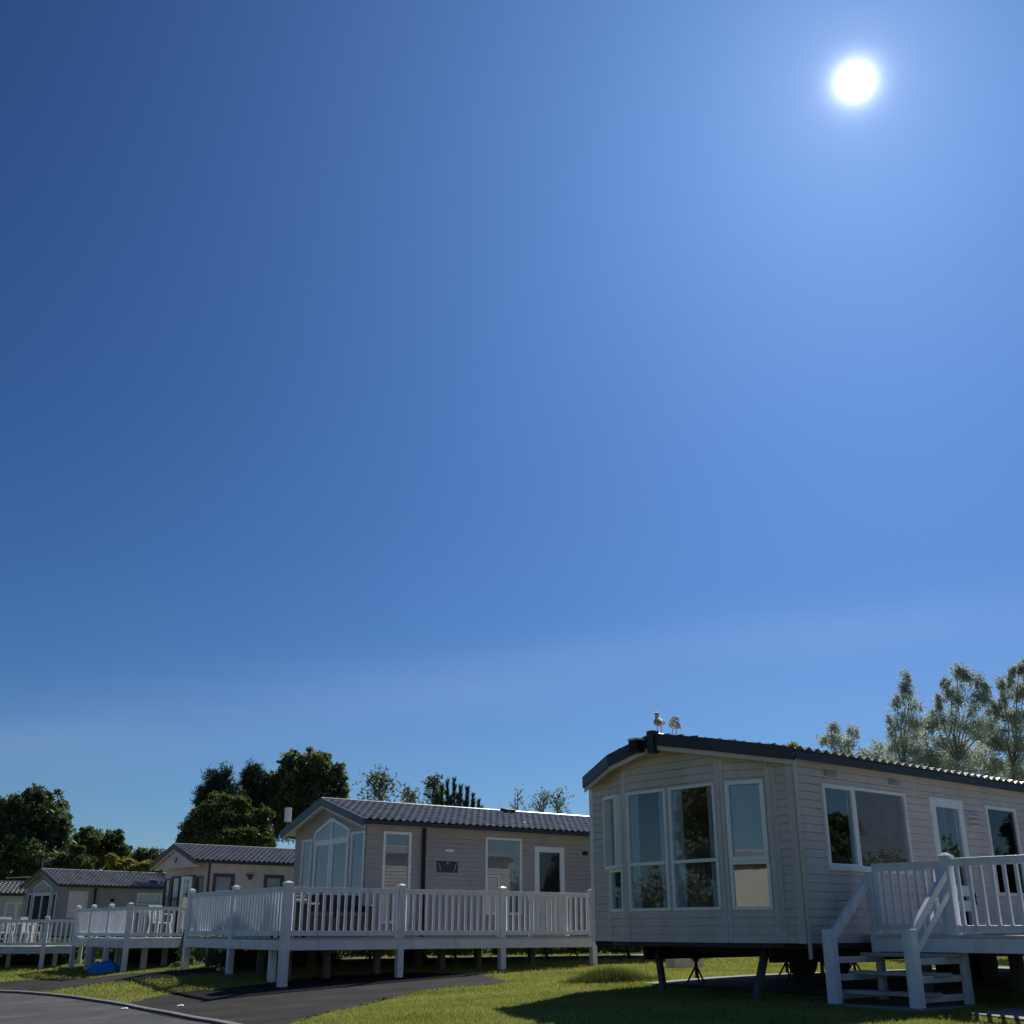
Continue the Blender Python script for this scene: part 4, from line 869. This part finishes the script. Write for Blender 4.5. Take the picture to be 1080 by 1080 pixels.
tree('broadleaf_tree', 'rounded dark tree between the big leafy tree and the yellow bushes', 72, [(98, 890, 24, 16), (118, 886, 13, 11), (84, 900, 18, 18), (125, 900, 12, 12), (104, 910, 26, 14), (92, 878, 9, 6)], 'leaf_dark', 18000, .15, seed=12, per=15, f=.30, base_u=100, trunk_r=.22)
tree('yellow_bush', 'bright yellow green bush behind the small grey caravan\'s roof', 60, [(72, 908, 17, 11), (88, 912, 12, 9), (60, 916, 12, 9), (80, 897, 8, 6)], 'leaf_olive', 9000, .11, seed=13, per=8, base_u=75, trunk_r=.1, group='bushes behind the caravans', cat='bush')
tree('yellow_bush', 'yellow bush just left of the sand coloured caravan', 62, [(122, 912, 11, 8), (138, 916, 14, 7), (155, 914, 10, 7), (118, 906, 6, 5), (166, 917, 8, 5)], 'leaf_yellow', 6000, .13, seed=14, per=7, base_u=138, trunk_r=.08, group='bushes behind the caravans', cat='bush')
tree('broadleaf_tree', 'low distant green tree below the far television aerial', 85, [(150, 905, 16, 9), (168, 904, 14, 8), (136, 909, 12, 8), (182, 908, 14, 9)], 'leaf_mid', 6000, .2, seed=15, per=8, base_u=158, trunk_r=.15)
# pine: irregular whorls of upswept boughs with needle tufts
def pine(label, Y, u, vtop, vbot, half, seed, leafm='leaf_pine', n=26, lean=0, tuft=.5, group='trees behind the caravans'):
    rg = np.random.default_rng(seed); g_ = at(u, 960, Y); O = Vector((g_.x, g_.y, g1(g_.x, g_.y))); t = empty('pine_tree', tuple(O), 0, label, 'pine tree', group)
    zt_ = at(u, vtop, Y).z - O.z; zl = at(u, vbot, Y).z - O.z; sc = Y / 1225.; m = MB(); limb(m, (0, 0, -.2), (lean, 0, zt_), .24, .05, rg, 6, .01); Q = []
    for i in range(n):
        f_ = (i + rg.uniform(0, 1)) / n; z = zl + (zt_ - zl) * f_; Lb = half * sc * (1 - f_ * .72) * rg.uniform(.55, 1.12); a = rg.uniform(0, 6.283)
        p0 = Vector((lean * z / zt_, 0, z)); p1 = p0 + Vector((math.cos(a) * Lb, math.sin(a) * Lb, Lb * rg.uniform(.10, .45))); limb(m, p0, p1, .06, .015, rg, 3, .05)
        nt_ = int(5 + Lb * 4)
        for k in range(nt_):
            q_ = (.35 + .65 * (k + 1) / nt_); c = p0.lerp(p1, q_) + Vector(rg.normal(0, .16, 3)); rr = tuft * rg.uniform(.5, 1.1)
            mm = 70; c_ = np.array(c) + rg.normal(0, rr * .30, (mm, 3)); d = rg.normal(size=(mm, 3)) + (0, 0, .9); d /= np.linalg.norm(d, axis=1)[:, None]
            sd = np.cross(d, rg.normal(size=(mm, 3))); sd /= np.linalg.norm(sd, axis=1)[:, None]; L2 = rr * rg.uniform(.35, .7, mm)[:, None]
            Q.append(np.stack([c_ - sd * .03, c_ + sd * .03, c_ + d * L2], 1))
    np_mesh('crown', np.concatenate(Q).reshape(-1, 3), 3, leafm, t); m.build('trunk', 'bark', t); return t
pine('dark pine with ragged boughs reaching left over the sand coloured caravan', 58, 222, 820, 905, 46, 21, n=34, tuft=.55)
pine('dark pine with a pointed top between the ragged pine and the tall leafy tree', 60, 256, 815, 890, 36, 22, n=26, tuft=.55)
tree('bushy_conifer', 'rounded olive green conifer in front of the dark pines', 53, [(238, 860, 24, 16), (216, 872, 18, 14), (264, 868, 18, 16), (232, 845, 14, 10), (252, 848, 12, 9), (240, 885, 42, 16), (198, 884, 10, 9), (210, 858, 10, 8), (278, 860, 10, 10), (215, 893, 26, 12), (272, 886, 20, 14)], 'leaf_olive', 32000, .10, seed=29, per=11, f=.40, base_u=240, trunk_r=.2, shell=.35, cat='conifer')
tree('broadleaf_tree', 'tallest leafy tree rising behind the middle caravans', 62, [(315, 818, 24, 20), (345, 822, 20, 20), (300, 835, 24, 20), (330, 845, 32, 22), (356, 846, 14, 18), (306, 800, 12, 10), (340, 802, 10, 9), (284, 850, 24, 20), (310, 868, 40, 22), (352, 868, 16, 14), (275, 868, 22, 20), (362, 832, 7, 10), (262, 846, 16, 18), (328, 806, 22, 14), (250, 862, 20, 22), (358, 815, 9, 10), (345, 856, 24, 20), (290, 828, 16, 14)], 'leaf_mid', 52000, .125, seed=24, per=20, f=.30, base_u=315, trunk_r=.3)
# light saplings
def sapling(label, Y, u, vtop, vbot, half, seed, leafm='leaf_birch', nb=16, nl=45, size=.11, name='slender_tree', narrow=.5, barkm='bark_pale', spread=None, group='trees behind the caravans'):
    rg = np.random.default_rng(seed); g_ = at(u, 960, Y); O = Vector((g_.x, g_.y, g1(g_.x, g_.y))); t = empty(name, tuple(O), 0, label, 'tree', group)
    zt_ = at(u, vtop, Y).z - O.z; zl = at(u, vbot, Y).z - O.z; sc = Y / 1225.; m = MB(); limb(m, (0, 0, -.2), (rg.normal(0, .1), 0, zt_), .09, .012, rg, 6, .012); Q = []
    for i in range(nb):
        f_ = (i + rg.uniform(0, 1)) / nb; z = zl + (zt_ - zl) * f_ * .93; Lb = half * sc * (1 - f_ * .75) * rg.uniform(.5, 1.15) + .15; a = rg.uniform(0, 6.283)
        p0 = Vector((0, 0, z)); p1 = p0 + Vector((math.cos(a) * Lb, math.sin(a) * Lb, Lb * rg.uniform(.5, 1.6) * (1 if narrow else .4))); limb(m, p0, p1, .03, .006, rg, 3, .06)
        k = max(6, int(nl * (.4 + Lb))); tt = rg.uniform(.25, 1.08, k)[:, None]; c_ = np.array(p0) + (np.array(p1) - np.array(p0)) * tt + rg.normal(0, .10 + .10 * Lb, (k, 3))
        nn = rg.normal(size=(k, 3)); nn /= np.linalg.norm(nn, axis=1)[:, None]; a_ = np.cross(nn, rg.normal(size=(k, 3))); a_ /= np.linalg.norm(a_, axis=1)[:, None]; b_ = np.cross(nn, a_); s_ = size * rg.uniform(.6, 1.3, k)[:, None]
        Q.append(np.stack([c_ - a_ * s_, c_ - b_ * s_ * .35, c_ + a_ * s_, c_ + b_ * s_ * .35], 1))
    np_mesh('crown', np.concatenate(Q).reshape(-1, 3), 4, leafm, t); m.build('trunk', barkm, t); return t
sapling('slender tree just right of the tallest leafy tree', 52, 396, 818, 856, 18, 31, nb=22, nl=34)
sapling('small slender tree left of the upright fir', 52, 428, 832, 860, 9, 32, nb=13, nl=32)
sapling('thin leafy tree touching the upright fir', 52, 455, 821, 858, 9, 33, nb=20, nl=50, leafm='leaf_mid')
def spire_fir(label, Y, shoots, seed):
    rg = np.random.default_rng(seed); g_ = at(479, 960, Y); O = Vector((g_.x, g_.y, g1(g_.x, g_.y))); t = empty('upright_fir', tuple(O), 0, label, 'fir tree', 'trees behind the caravans'); m = MB(); Q = []
    hub = Vector((0, 0, at(479, 905, Y).z - O.z)); limb(m, (0, 0, -.2), hub, .2, .12, rg, 4, .02)
    for (u, v, w) in shoots:
        tip = at(u, v, Y + rg.normal(0, .35)) - O; b0 = hub.lerp(Vector((tip.x * .75, tip.y * .7, hub.z + .3)), .9); mid = Vector((tip.x * .97, tip.y, tip.z - (tip.z - b0.z) * .55)); m.tube([hub, b0, mid, tip], .05, 6, .012)
        k = 620; tt = rg.uniform(0, 1, k) ** .8; seg = np.where(tt[:, None] < .5, np.array(b0) + (np.array(mid) - np.array(b0)) * (tt[:, None] * 2), np.array(mid) + (np.array(tip) - np.array(mid)) * (tt[:, None] * 2 - 1))
        a = rg.uniform(0, 6.283, k); rad = w * Y / 1225. * (1.15 - tt * .95) * rg.uniform(.2, 1, k); d = np.stack([np.cos(a) * .6, np.sin(a) * .6, .9 + 0 * a], 1); c_ = seg + np.stack([np.cos(a) * rad, np.sin(a) * rad, 0 * a], 1) * .7
        sd = np.cross(d, rg.normal(size=(k, 3))); sd /= np.linalg.norm(sd, axis=1)[:, None]; Q.append(np.stack([c_ - sd * .022, c_ + sd * .022, c_ + d * rg.uniform(.10, .24, k)[:, None]], 1))
    np_mesh('crown', np.concatenate(Q).reshape(-1, 3), 3, 'leaf_pine', t); m.build('trunk', 'bark', t)
spire_fir('upright fir with candle-like shoots above the brown caravan\'s ridge', 50, [(466, 829, 4), (472, 823, 4), (479, 822, 4.5), (486, 829, 4), (493, 831, 4), (499, 838, 4), (505, 845, 3.5), (461, 838, 4), (475, 840, 5), (490, 845, 5), (483, 838, 5), (508, 852, 3), (457, 848, 4)], 34)
sapling('bare-looking sapling left of the roof vent', 50, 546, 836, 866, 9, 35, nb=12, nl=14, size=.07)
sapling('pale feathery sapling right of the roof vent', 50, 574, 836, 868, 12, 36, nb=14, nl=24, size=.08)
sapling('pale feathery sapling nearest the large caravan\'s wall', 50, 590, 838, 868, 12, 37, nb=14, nl=26, size=.08)
# silvery willows on the right
def willow_(label, Y, blobs, n, seed, bu, mat='leaf_silver', size=.043):
    return tree('silver_willow', label, Y, blobs, mat, n, size, barkm='bark_pale', base_u=bu, seed=seed, per=9, f=.62, shell=.0, trunk_r=.055, group='silvery willows behind the large caravan', cat='willow tree')
willow_('low sparse willow at the left end of the willow row', 35, [(885, 786, 17, 13), (879, 769, 8, 10), (900, 773, 6, 11), (868, 780, 7, 7), (918, 797, 14, 10), (926, 786, 8, 8), (893, 800, 16, 10), (936, 800, 10, 10)], 6500, 41, 893)
willow_('narrow pointed willow, second from the left in the row', 34, [(955, 716, 6, 10), (959, 731, 12, 11), (947, 746, 10, 13), (966, 744, 9, 11), (955, 763, 16, 13), (944, 780, 13, 13), (964, 782, 18, 14), (955, 800, 21, 14), (980, 803, 14, 14), (938, 805, 10, 12), (970, 820, 26, 14), (930, 812, 16, 12), (940, 762, 7, 10)], 15000, 42, 962)
WL = willow_('broad willow with two rounded tips in the middle of the row', 35, [(1010, 705, 7, 9), (1016, 716, 11, 11), (1033, 716, 8, 11), (1008, 735, 12, 13), (1026, 740, 15, 15), (990, 742, 8, 11), (983, 760, 11, 13), (1004, 762, 15, 15), (1030, 770, 18, 15), (998, 786, 20, 15), (1026, 796, 20, 14), (1042, 745, 8, 10), (1010, 812, 30, 16), (975, 775, 9, 14), (1046, 765, 10, 16), (1040, 728, 7, 10), (996, 722, 6, 9)], 24000, 43, 1012)
willow_('willow cut by the right edge of the photograph', 34, [(1068, 712, 7, 10), (1076, 704, 7, 10), (1060, 728, 10, 12), (1079, 732, 14, 14), (1056, 750, 10, 12), (1076, 760, 18, 15), (1062, 780, 17, 15), (1092, 718, 13, 16), (1102, 750, 18, 24), (1085, 798, 22, 16), (1053, 806, 12, 12), (1070, 822, 26, 14)], 24000, 44, 1070)
willow_('dark lower willow behind the broad one', 39, [(1000, 800, 18, 12), (1040, 806, 20, 14), (975, 808, 18, 12), (1044, 780, 10, 14), (1075, 815, 20, 12)], 9000, 45, 1008, mat='leaf_mid')
# copies standing out of the frame, seen reflected in the panes
for i, (src, x, y, k, rz) in enumerate(((T1, -34, 15, 1.0, 1.0), (T1, -40, 24, .9, 2.4), (WL, -30, 20.5, .8, .5), (T1, 40, 17.5, .66, .3), (T1, 37, 25, .6, 3.3), (T1, 44, 30, 1.1, 4.4))):
    c = copy_tree(src); c.location = (x, y, g1(x, y)); c.rotation_euler = (0, 0, rz); c.scale = (k, k, k); c['group'] = 'trees beside the camera seen in the window panes'
    c['label'] = ['leafy tree off to the left, reflected in the left pane of the bay window', 'leafy tree further off to the left, reflected behind the nearer one', 'willow off to the left, reflected in the right pane of the bay window', 'leafy tree off to the right, reflected in the large side window', 'smaller leafy tree off to the right, reflected beside the door', 'far leafy tree off to the right, reflected high in the side window'][i]
# shrubs
tree('green_shrub', 'leafy shrub at the left foot of the long deck', 26.5, [(190, 1024, 12, 9), (203, 1022, 11, 8), (196, 1032, 14, 8), (180, 1030, 7, 6)], 'leaf_mid', 7000, .045, seed=51, per=8, base_u=194, trunk_r=.03, group='shrubs at the decks', cat='shrub')
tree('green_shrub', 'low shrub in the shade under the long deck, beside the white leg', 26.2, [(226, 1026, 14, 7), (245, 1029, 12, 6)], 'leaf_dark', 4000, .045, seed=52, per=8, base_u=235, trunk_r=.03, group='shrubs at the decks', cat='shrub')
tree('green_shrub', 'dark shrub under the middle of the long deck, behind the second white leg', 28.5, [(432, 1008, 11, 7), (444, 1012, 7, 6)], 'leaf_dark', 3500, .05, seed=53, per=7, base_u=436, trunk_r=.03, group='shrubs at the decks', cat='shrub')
tree('green_shrub', 'low green shrub under the right part of the tall-legged deck', 37, [(165, 1010, 14, 6), (190, 1012, 12, 6), (148, 1012, 10, 5)], 'leaf_mid', 4500, .06, seed=54, per=7, base_u=168, trunk_r=.03, group='shrubs at the decks', cat='shrub')
# hedge mass closing the view behind the caravans: individual far trees
spots = [(-40, 930, 60), (230, 950, 70), (330, 955, 72), (430, 962, 75), (520, 960, 74), (610, 955, 70), (700, 950, 68), (800, 945, 66), (900, 940, 64), (1000, 935, 60), (1110, 930, 58)]
for i, (u, v, Y) in enumerate(spots):
    rg = np.random.default_rng(60 + i)
    lab = ['left end of the row, beside the big leafy tree', 'behind the sand coloured caravan', 'behind the glazed gable of the brown caravan', 'behind the brown caravan, below the small slender trees', 'behind the brown caravan, below the upright fir', 'behind the gap between the brown and the large caravan', 'behind the bay of the large caravan', 'behind the front corner of the large caravan', 'behind the large caravan, below the sparse willow', 'behind the large caravan, below the broad willow', 'right end of the row, beyond the edge of the photograph'][i]
    tree('hedge_tree', 'low hedge tree ' + lab, Y, [(u + rg.uniform(-10, 10), 950 + rg.uniform(-8, 8), 44, 24), (u - 38, 955, 34, 22), (u + 38, 955, 34, 22), (u, 968, 60, 14)], 'leaf_dark', 5000, .22, seed=60 + i, per=7, base_u=u, trunk_r=.12, group='low hedge trees behind the caravans')
def hedge_run(label, C, ang, x0, x1, y, h, dep, seed, mat='leaf_dark', n=9000, size=.07, gaps=()):
    rg = np.random.default_rng(seed); p = local_to_world(C, ang, (x0 + x1) / 2, y); z = g1(p.x, p.y); t = empty('low_hedge', (p.x, p.y, z), R(90 - ang), label, 'hedge', 'low hedges behind the caravans')
    cs, rs = [], []; x = x0
    while x < x1:
        hh = h * rg.uniform(.75, 1.15)
        if not any(a < x < b for a, b in gaps): cs.append(np.array((x - (x0 + x1) / 2, rg.normal(0, .1), hh * .5))); rs.append(np.array((.5, dep, hh * .55)))
        x += .42
    q_ = leaves(rg, cs, rs, n, size, shell=.3); np_mesh('foliage', q_.reshape(-1, 3), 4, mat, t)
    m = MB()
    for c in cs[::2]: m.tube([(c[0], c[1], -.05), (c[0] + rg.normal(0, .05), c[1], c[2])], .025, 5, .01)
    m.build('stems', 'bark', t); return t
hedge_run('dark low hedge behind the brown caravan', C2, 55, -1.5, 14, 5.6, .55, .35, 71, n=14000, gaps=((-.3, 2.6), (4.2, 4.6), (6.6, 7.0)))
hedge_run('dark low hedge behind the sand coloured caravan', C3, 52, -4, 12, 5.6, .7, .4, 72, n=12000, gaps=((1.0, 1.6),))
hedge_run('dark low hedge behind the small grey brown caravan', C4, 42, -6, 12, 4.8, .8, .4, 73, n=12000)
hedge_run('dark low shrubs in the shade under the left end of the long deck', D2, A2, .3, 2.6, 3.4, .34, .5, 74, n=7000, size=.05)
hedge_run('dark low shrubs added to darken the gap under the tall-legged deck behind the tarpaulin', D3, A3, 1.0, 6.5, 3.6, .42, .4, 75, n=9000, size=.06)  # foliage added to hide the sunlit grass beyond, so the underside reads dark
hedge_run('dark low shrubs added to darken the gap under the low left deck', D4, A4, -1.5, 6.4, 3.4, .36, .5, 76, n=9000, size=.06)  # added foliage standing in for the deep shade below this deck
for i, (x, y, k, rz) in enumerate(((-36, 17, 1.0, 1.6), (-35, 30, 1.1, 1.3), (38, 17, 1.0, 1.5), (42, 27, 1.0, 1.9))):
    hr = hedge_run(['tall hedge off to the left, reflected low in the bay window', 'tall hedge off to the left, reflected low in the glazed gable', 'tall hedge off to the right, reflected low in the side window', 'tall hedge off to the right, reflected beside the door'][i], (x, y), 90, -8, 8, 0, 3.9, 1.4, 80 + i, mat='leaf_mid', n=18000, size=.15); hr.rotation_euler = (0, 0, rz); hr['group'] = 'tall hedges beside the camera seen in the panes'; hr.location.z = g1(hr.location.x, hr.location.y)
# ---- grass: blades over the visible lawns
def inside(poly, x, y):
    px = np.array([p[0] for p in poly]); py = np.array([p[1] for p in poly]); c = np.zeros(len(x), bool); j = len(px) - 1
    for i in range(len(px)):
        k = ((py[i] > y) != (py[j] > y)) & (x < (px[j] - px[i]) * (y - py[i]) / (py[j] - py[i] + 1e-12) + px[i]); c ^= k; j = i
    return c
def blades(rg, n, xr, yr, h, wd, cond=None):
    x = rg.uniform(*xr, n); y = rg.uniform(*yr, n); u = 540 + F_PX * x / (y * CP - .9 * SP); k = (u > -60) & (u < 1150)
    x, y = x[k], y[k]
    for P in NOGRASS:
        k = ~inside(P, x, y); x, y = x[k], y[k]
    if cond is not None: k = cond(x, y); x, y = x[k], y[k]
    n = len(x); z = gz(x, y); cl = .6 + .5 * np.sin(x * 2.1 + 1.3 * np.sin(y * 1.7)) * np.sin(y * 1.9 + x); hh = h * rg.uniform(.4, 1.2, n) * (.8 + .35 * cl)
    b = np.stack([x, y, z], 1); a = rg.uniform(0, 6.283, n); sd = np.stack([np.cos(a), np.sin(a), 0 * a], 1) * wd * rg.uniform(.6, 1.3, n)[:, None]
    tip = b + np.stack([rg.normal(0, .45, n) * hh, rg.normal(0, .45, n) * hh, hh], 1); return np.stack([b - sd, b + sd, tip], 1)
rg = np.random.default_rng(99); B = []
for (x0, x1, y0, y1, n, h, w) in ((-6, 9, 11, 17, 150000, .032, .0045), (-6, 10, 17, 26, 130000, .04, .007), (-16, -3, 17, 30, 90000, .045, .009), (-18, 14, 26, 40, 90000, .06, .014)): B.append(blades(rg, n, (x0, x1), (y0, y1), h, w))
np_mesh('grass', np.concatenate(B).reshape(-1, 3), 3, 'grass_blade'); tag(bpy.data.objects['grass'], 'short mown grass of the lawns between the decks and drives', 'grass', kind='stuff')
# long tuft left of the big caravan's prop
g_ = ground_at(645, 1036); n = 3800; x = rg.normal(g_.x, .36, n); y = rg.normal(g_.y + .1, .15, n); z = gz(x, y); hh = rg.uniform(.07, .26, n) * np.exp(-((x - g_.x) / .7) ** 2)
b = np.stack([x, y, z], 1); a = rg.uniform(0, 6.283, n); sd = np.stack([np.cos(a), np.sin(a), 0 * a], 1) * .006; tip = b + np.stack([rg.normal(0, .35, n) * hh, rg.normal(0, .35, n) * hh, hh], 1)
tag(np_mesh('long_grass_tuft', np.stack([b - sd, b + sd, tip], 1).reshape(-1, 3), 3, 'leaf_olive'), 'tuft of long uncut grass at the foot of the large caravan\'s left prop', 'grass tuft')
# ------------------------------------------------------------------ light
sd = ray(902, 86).normalized(); SUN_EL = math.asin(sd.z); SUN_AZ = math.atan2(sd.x, sd.y)
W = bpy.data.worlds.new('World'); S.world = W; W.use_nodes = True; nt = W.node_tree; nt.nodes.clear()
out = nt.nodes.new('ShaderNodeOutputWorld'); bg = nt.nodes.new('ShaderNodeBackground'); lk(nt, bg.outputs[0], out.inputs[0])
sky = nt.nodes.new('ShaderNodeTexSky'); sky.sky_type = 'NISHITA'; sky.sun_disc = False; sky.sun_elevation = SUN_EL; sky.sun_rotation = SUN_AZ
sky.altitude = 0; sky.air_density = 1.0; sky.dust_density = .25; sky.ozone_density = 3.5
bg.inputs['Strength'].default_value = .08
# the sun's own blinding disc and the aureole round it, by direction in the world
tc = nt.nodes.new('ShaderNodeTexCoord'); nz = nt.nodes.new('ShaderNodeVectorMath'); nz.operation = 'NORMALIZE'; lk(nt, tc.outputs['Generated'], nz.inputs[0])
dt = nt.nodes.new('ShaderNodeVectorMath'); dt.operation = 'DOT_PRODUCT'; dt.inputs[1].default_value = tuple(sd); lk(nt, nz.outputs[0], dt.inputs[0])
ac = nt.nodes.new('ShaderNodeMath'); ac.operation = 'ARCCOSINE'; lk(nt, dt.outputs['Value'], ac.inputs[0])
def math_(op, a, b=None, v=None):
    n = nt.nodes.new('ShaderNodeMath'); n.operation = op; lk(nt, a, n.inputs[0])
    if b is not None: lk(nt, b, n.inputs[1])
    if v is not None: n.inputs[1].default_value = v
    return n.outputs[0]
def falloff(scale_deg, amp):      # amp * exp(-angle/scale)
    a = math_('MULTIPLY', ac.outputs[0], v=-1 / R(scale_deg)); e = nt.nodes.new('ShaderNodeMath'); e.operation = 'EXPONENT'; lk(nt, a, e.inputs[0]); return math_('MULTIPLY', e.outputs[0], v=amp)
GL = math_('ADD', falloff(.34, 135.0), falloff(2.4, 2.6))
a2 = math_('MULTIPLY', ac.outputs[0], v=1 / R(25)); a2 = math_('POWER', a2, v=2.0); a2 = math_('MULTIPLY', a2, v=-1.0); e2 = nt.nodes.new('ShaderNodeMath'); e2.operation = 'EXPONENT'; lk(nt, a2, e2.inputs[0]); GW = e2.outputs[0]
gm = nt.nodes.new('ShaderNodeGamma'); gm.inputs[1].default_value = 1.3; lk(nt, sky.outputs[0], gm.inputs[0])
cm = nt.nodes.new('ShaderNodeMix'); cm.data_type = 'RGBA'; cm.blend_type = 'MULTIPLY'; cm.inputs[0].default_value = 1; lk(nt, gm.outputs[0], cm.inputs[6]); cm.inputs[7].default_value = (.192, .292, .395, 1)
gc = nt.nodes.new('ShaderNodeVectorMath'); gc.operation = 'SCALE'; gc.inputs[0].default_value = (.86, .90, 1.0); lk(nt, GL, gc.inputs['Scale'])
gw = nt.nodes.new('ShaderNodeVectorMath'); gw.operation = 'SCALE'; gw.inputs[0].default_value = (.92, 1.95, 4.4); lk(nt, GW, gw.inputs['Scale'])
a0 = nt.nodes.new('ShaderNodeVectorMath'); a0.operation = 'ADD'; lk(nt, gw.outputs[0], a0.inputs[0]); lk(nt, gc.outputs[0], a0.inputs[1])
# two faint veils of high cirrus, each along its own great circle of the sky
def veil(pa, pb, width, amp, seed):
    n_ = ray(*pa).normalized().cross(ray(*pb).normalized()).normalized()
    d_ = nt.nodes.new('ShaderNodeVectorMath'); d_.operation = 'DOT_PRODUCT'; d_.inputs[1].default_value = tuple(n_); lk(nt, nz.outputs[0], d_.inputs[0])
    x_ = math_('MULTIPLY', d_.outputs['Value'], v=1 / math.sin(R(width))); x_ = math_('POWER', math_('ABSOLUTE', x_), v=2.0); x_ = math_('MULTIPLY', x_, v=-1.0); ex = nt.nodes.new('ShaderNodeMath'); ex.operation = 'EXPONENT'; lk(nt, x_, ex.inputs[0])
    mp2 = nt.nodes.new('ShaderNodeMapping'); mp2.inputs['Location'].default_value = (seed, seed * .7, 0); mp2.inputs['Scale'].default_value = (1.2, 1.2, 7.0); lk(nt, nz.outputs[0], mp2.inputs['Vector'])
    no = nt.nodes.new('ShaderNodeTexNoise'); no.inputs['Scale'].default_value = 2.2; no.inputs['Detail'].default_value = 6; lk(nt, mp2.outputs[0], no.inputs['Vector'])
    cr = nt.nodes.new('ShaderNodeMapRange'); cr.inputs[1].default_value = .32; cr.inputs[2].default_value = .68; cr.inputs[3].default_value = .25; cr.inputs[4].default_value = amp; lk(nt, no.outputs[0], cr.inputs[0])
    q = nt.nodes.new('ShaderNodeMath'); q.operation = 'MULTIPLY'; lk(nt, ex.outputs[0], q.inputs[0]); lk(nt, cr.outputs[0], q.inputs[1]); return q.outputs[0]
sz = nt.nodes.new('ShaderNodeSeparateXYZ'); lk(nt, nz.outputs[0], sz.inputs[0]); hz_ = math_('MULTIPLY', math_('ABSOLUTE', sz.outputs['Z']), v=-1 / .09); eh = nt.nodes.new('ShaderNodeMath'); eh.operation = 'EXPONENT'; lk(nt, hz_, eh.inputs[0])
VL = math_('ADD', veil((180, 752), (1010, 655), 1.6, 1.0, 3.1), veil((60, 800), (900, 742), 2.6, .6, 7.7))
VL = math_('ADD', VL, math_('MULTIPLY', eh.outputs[0], v=1.4))
vc = nt.nodes.new('ShaderNodeVectorMath'); vc.operation = 'SCALE'; vc.inputs[0].default_value = (.52, .47, .46); lk(nt, VL, vc.inputs['Scale'])
av = nt.nodes.new('ShaderNodeVectorMath'); av.operation = 'ADD'; lk(nt, a0.outputs[0], av.inputs[0]); lk(nt, vc.outputs[0], av.inputs[1])
ad = nt.nodes.new('ShaderNodeVectorMath'); ad.operation = 'ADD'; lk(nt, cm.outputs[2], ad.inputs[0]); lk(nt, av.outputs[0], ad.inputs[1]); lk(nt, ad.outputs[0], bg.inputs[0])
L = bpy.data.lights.new('sun', 'SUN'); L.energy = 5.0; L.angle = R(.53); L.color = (1, .96, .88); lo_ = bpy.data.objects.new('sun', L); COL.objects.link(lo_)
lo_.rotation_euler = (-sd).to_track_quat('-Z', 'Y').to_euler(); lo_.location = sd * 60
cam = bpy.data.cameras.new('camera'); co = bpy.data.objects.new('camera', cam); COL.objects.link(co); S.camera = co
cam.sensor_width = 36; cam.lens = 36 * F_PX / 1080; cam.clip_end = 3000; cam.clip_start = .1; co.rotation_euler = (R(90) + PITCH, 0, 0)
vs = S.view_settings; vs.view_transform = 'Standard'; vs.look = 'None'; vs.exposure = 0; vs.gamma = 1
S.render.resolution_x = 1024; S.render.resolution_y = 1024
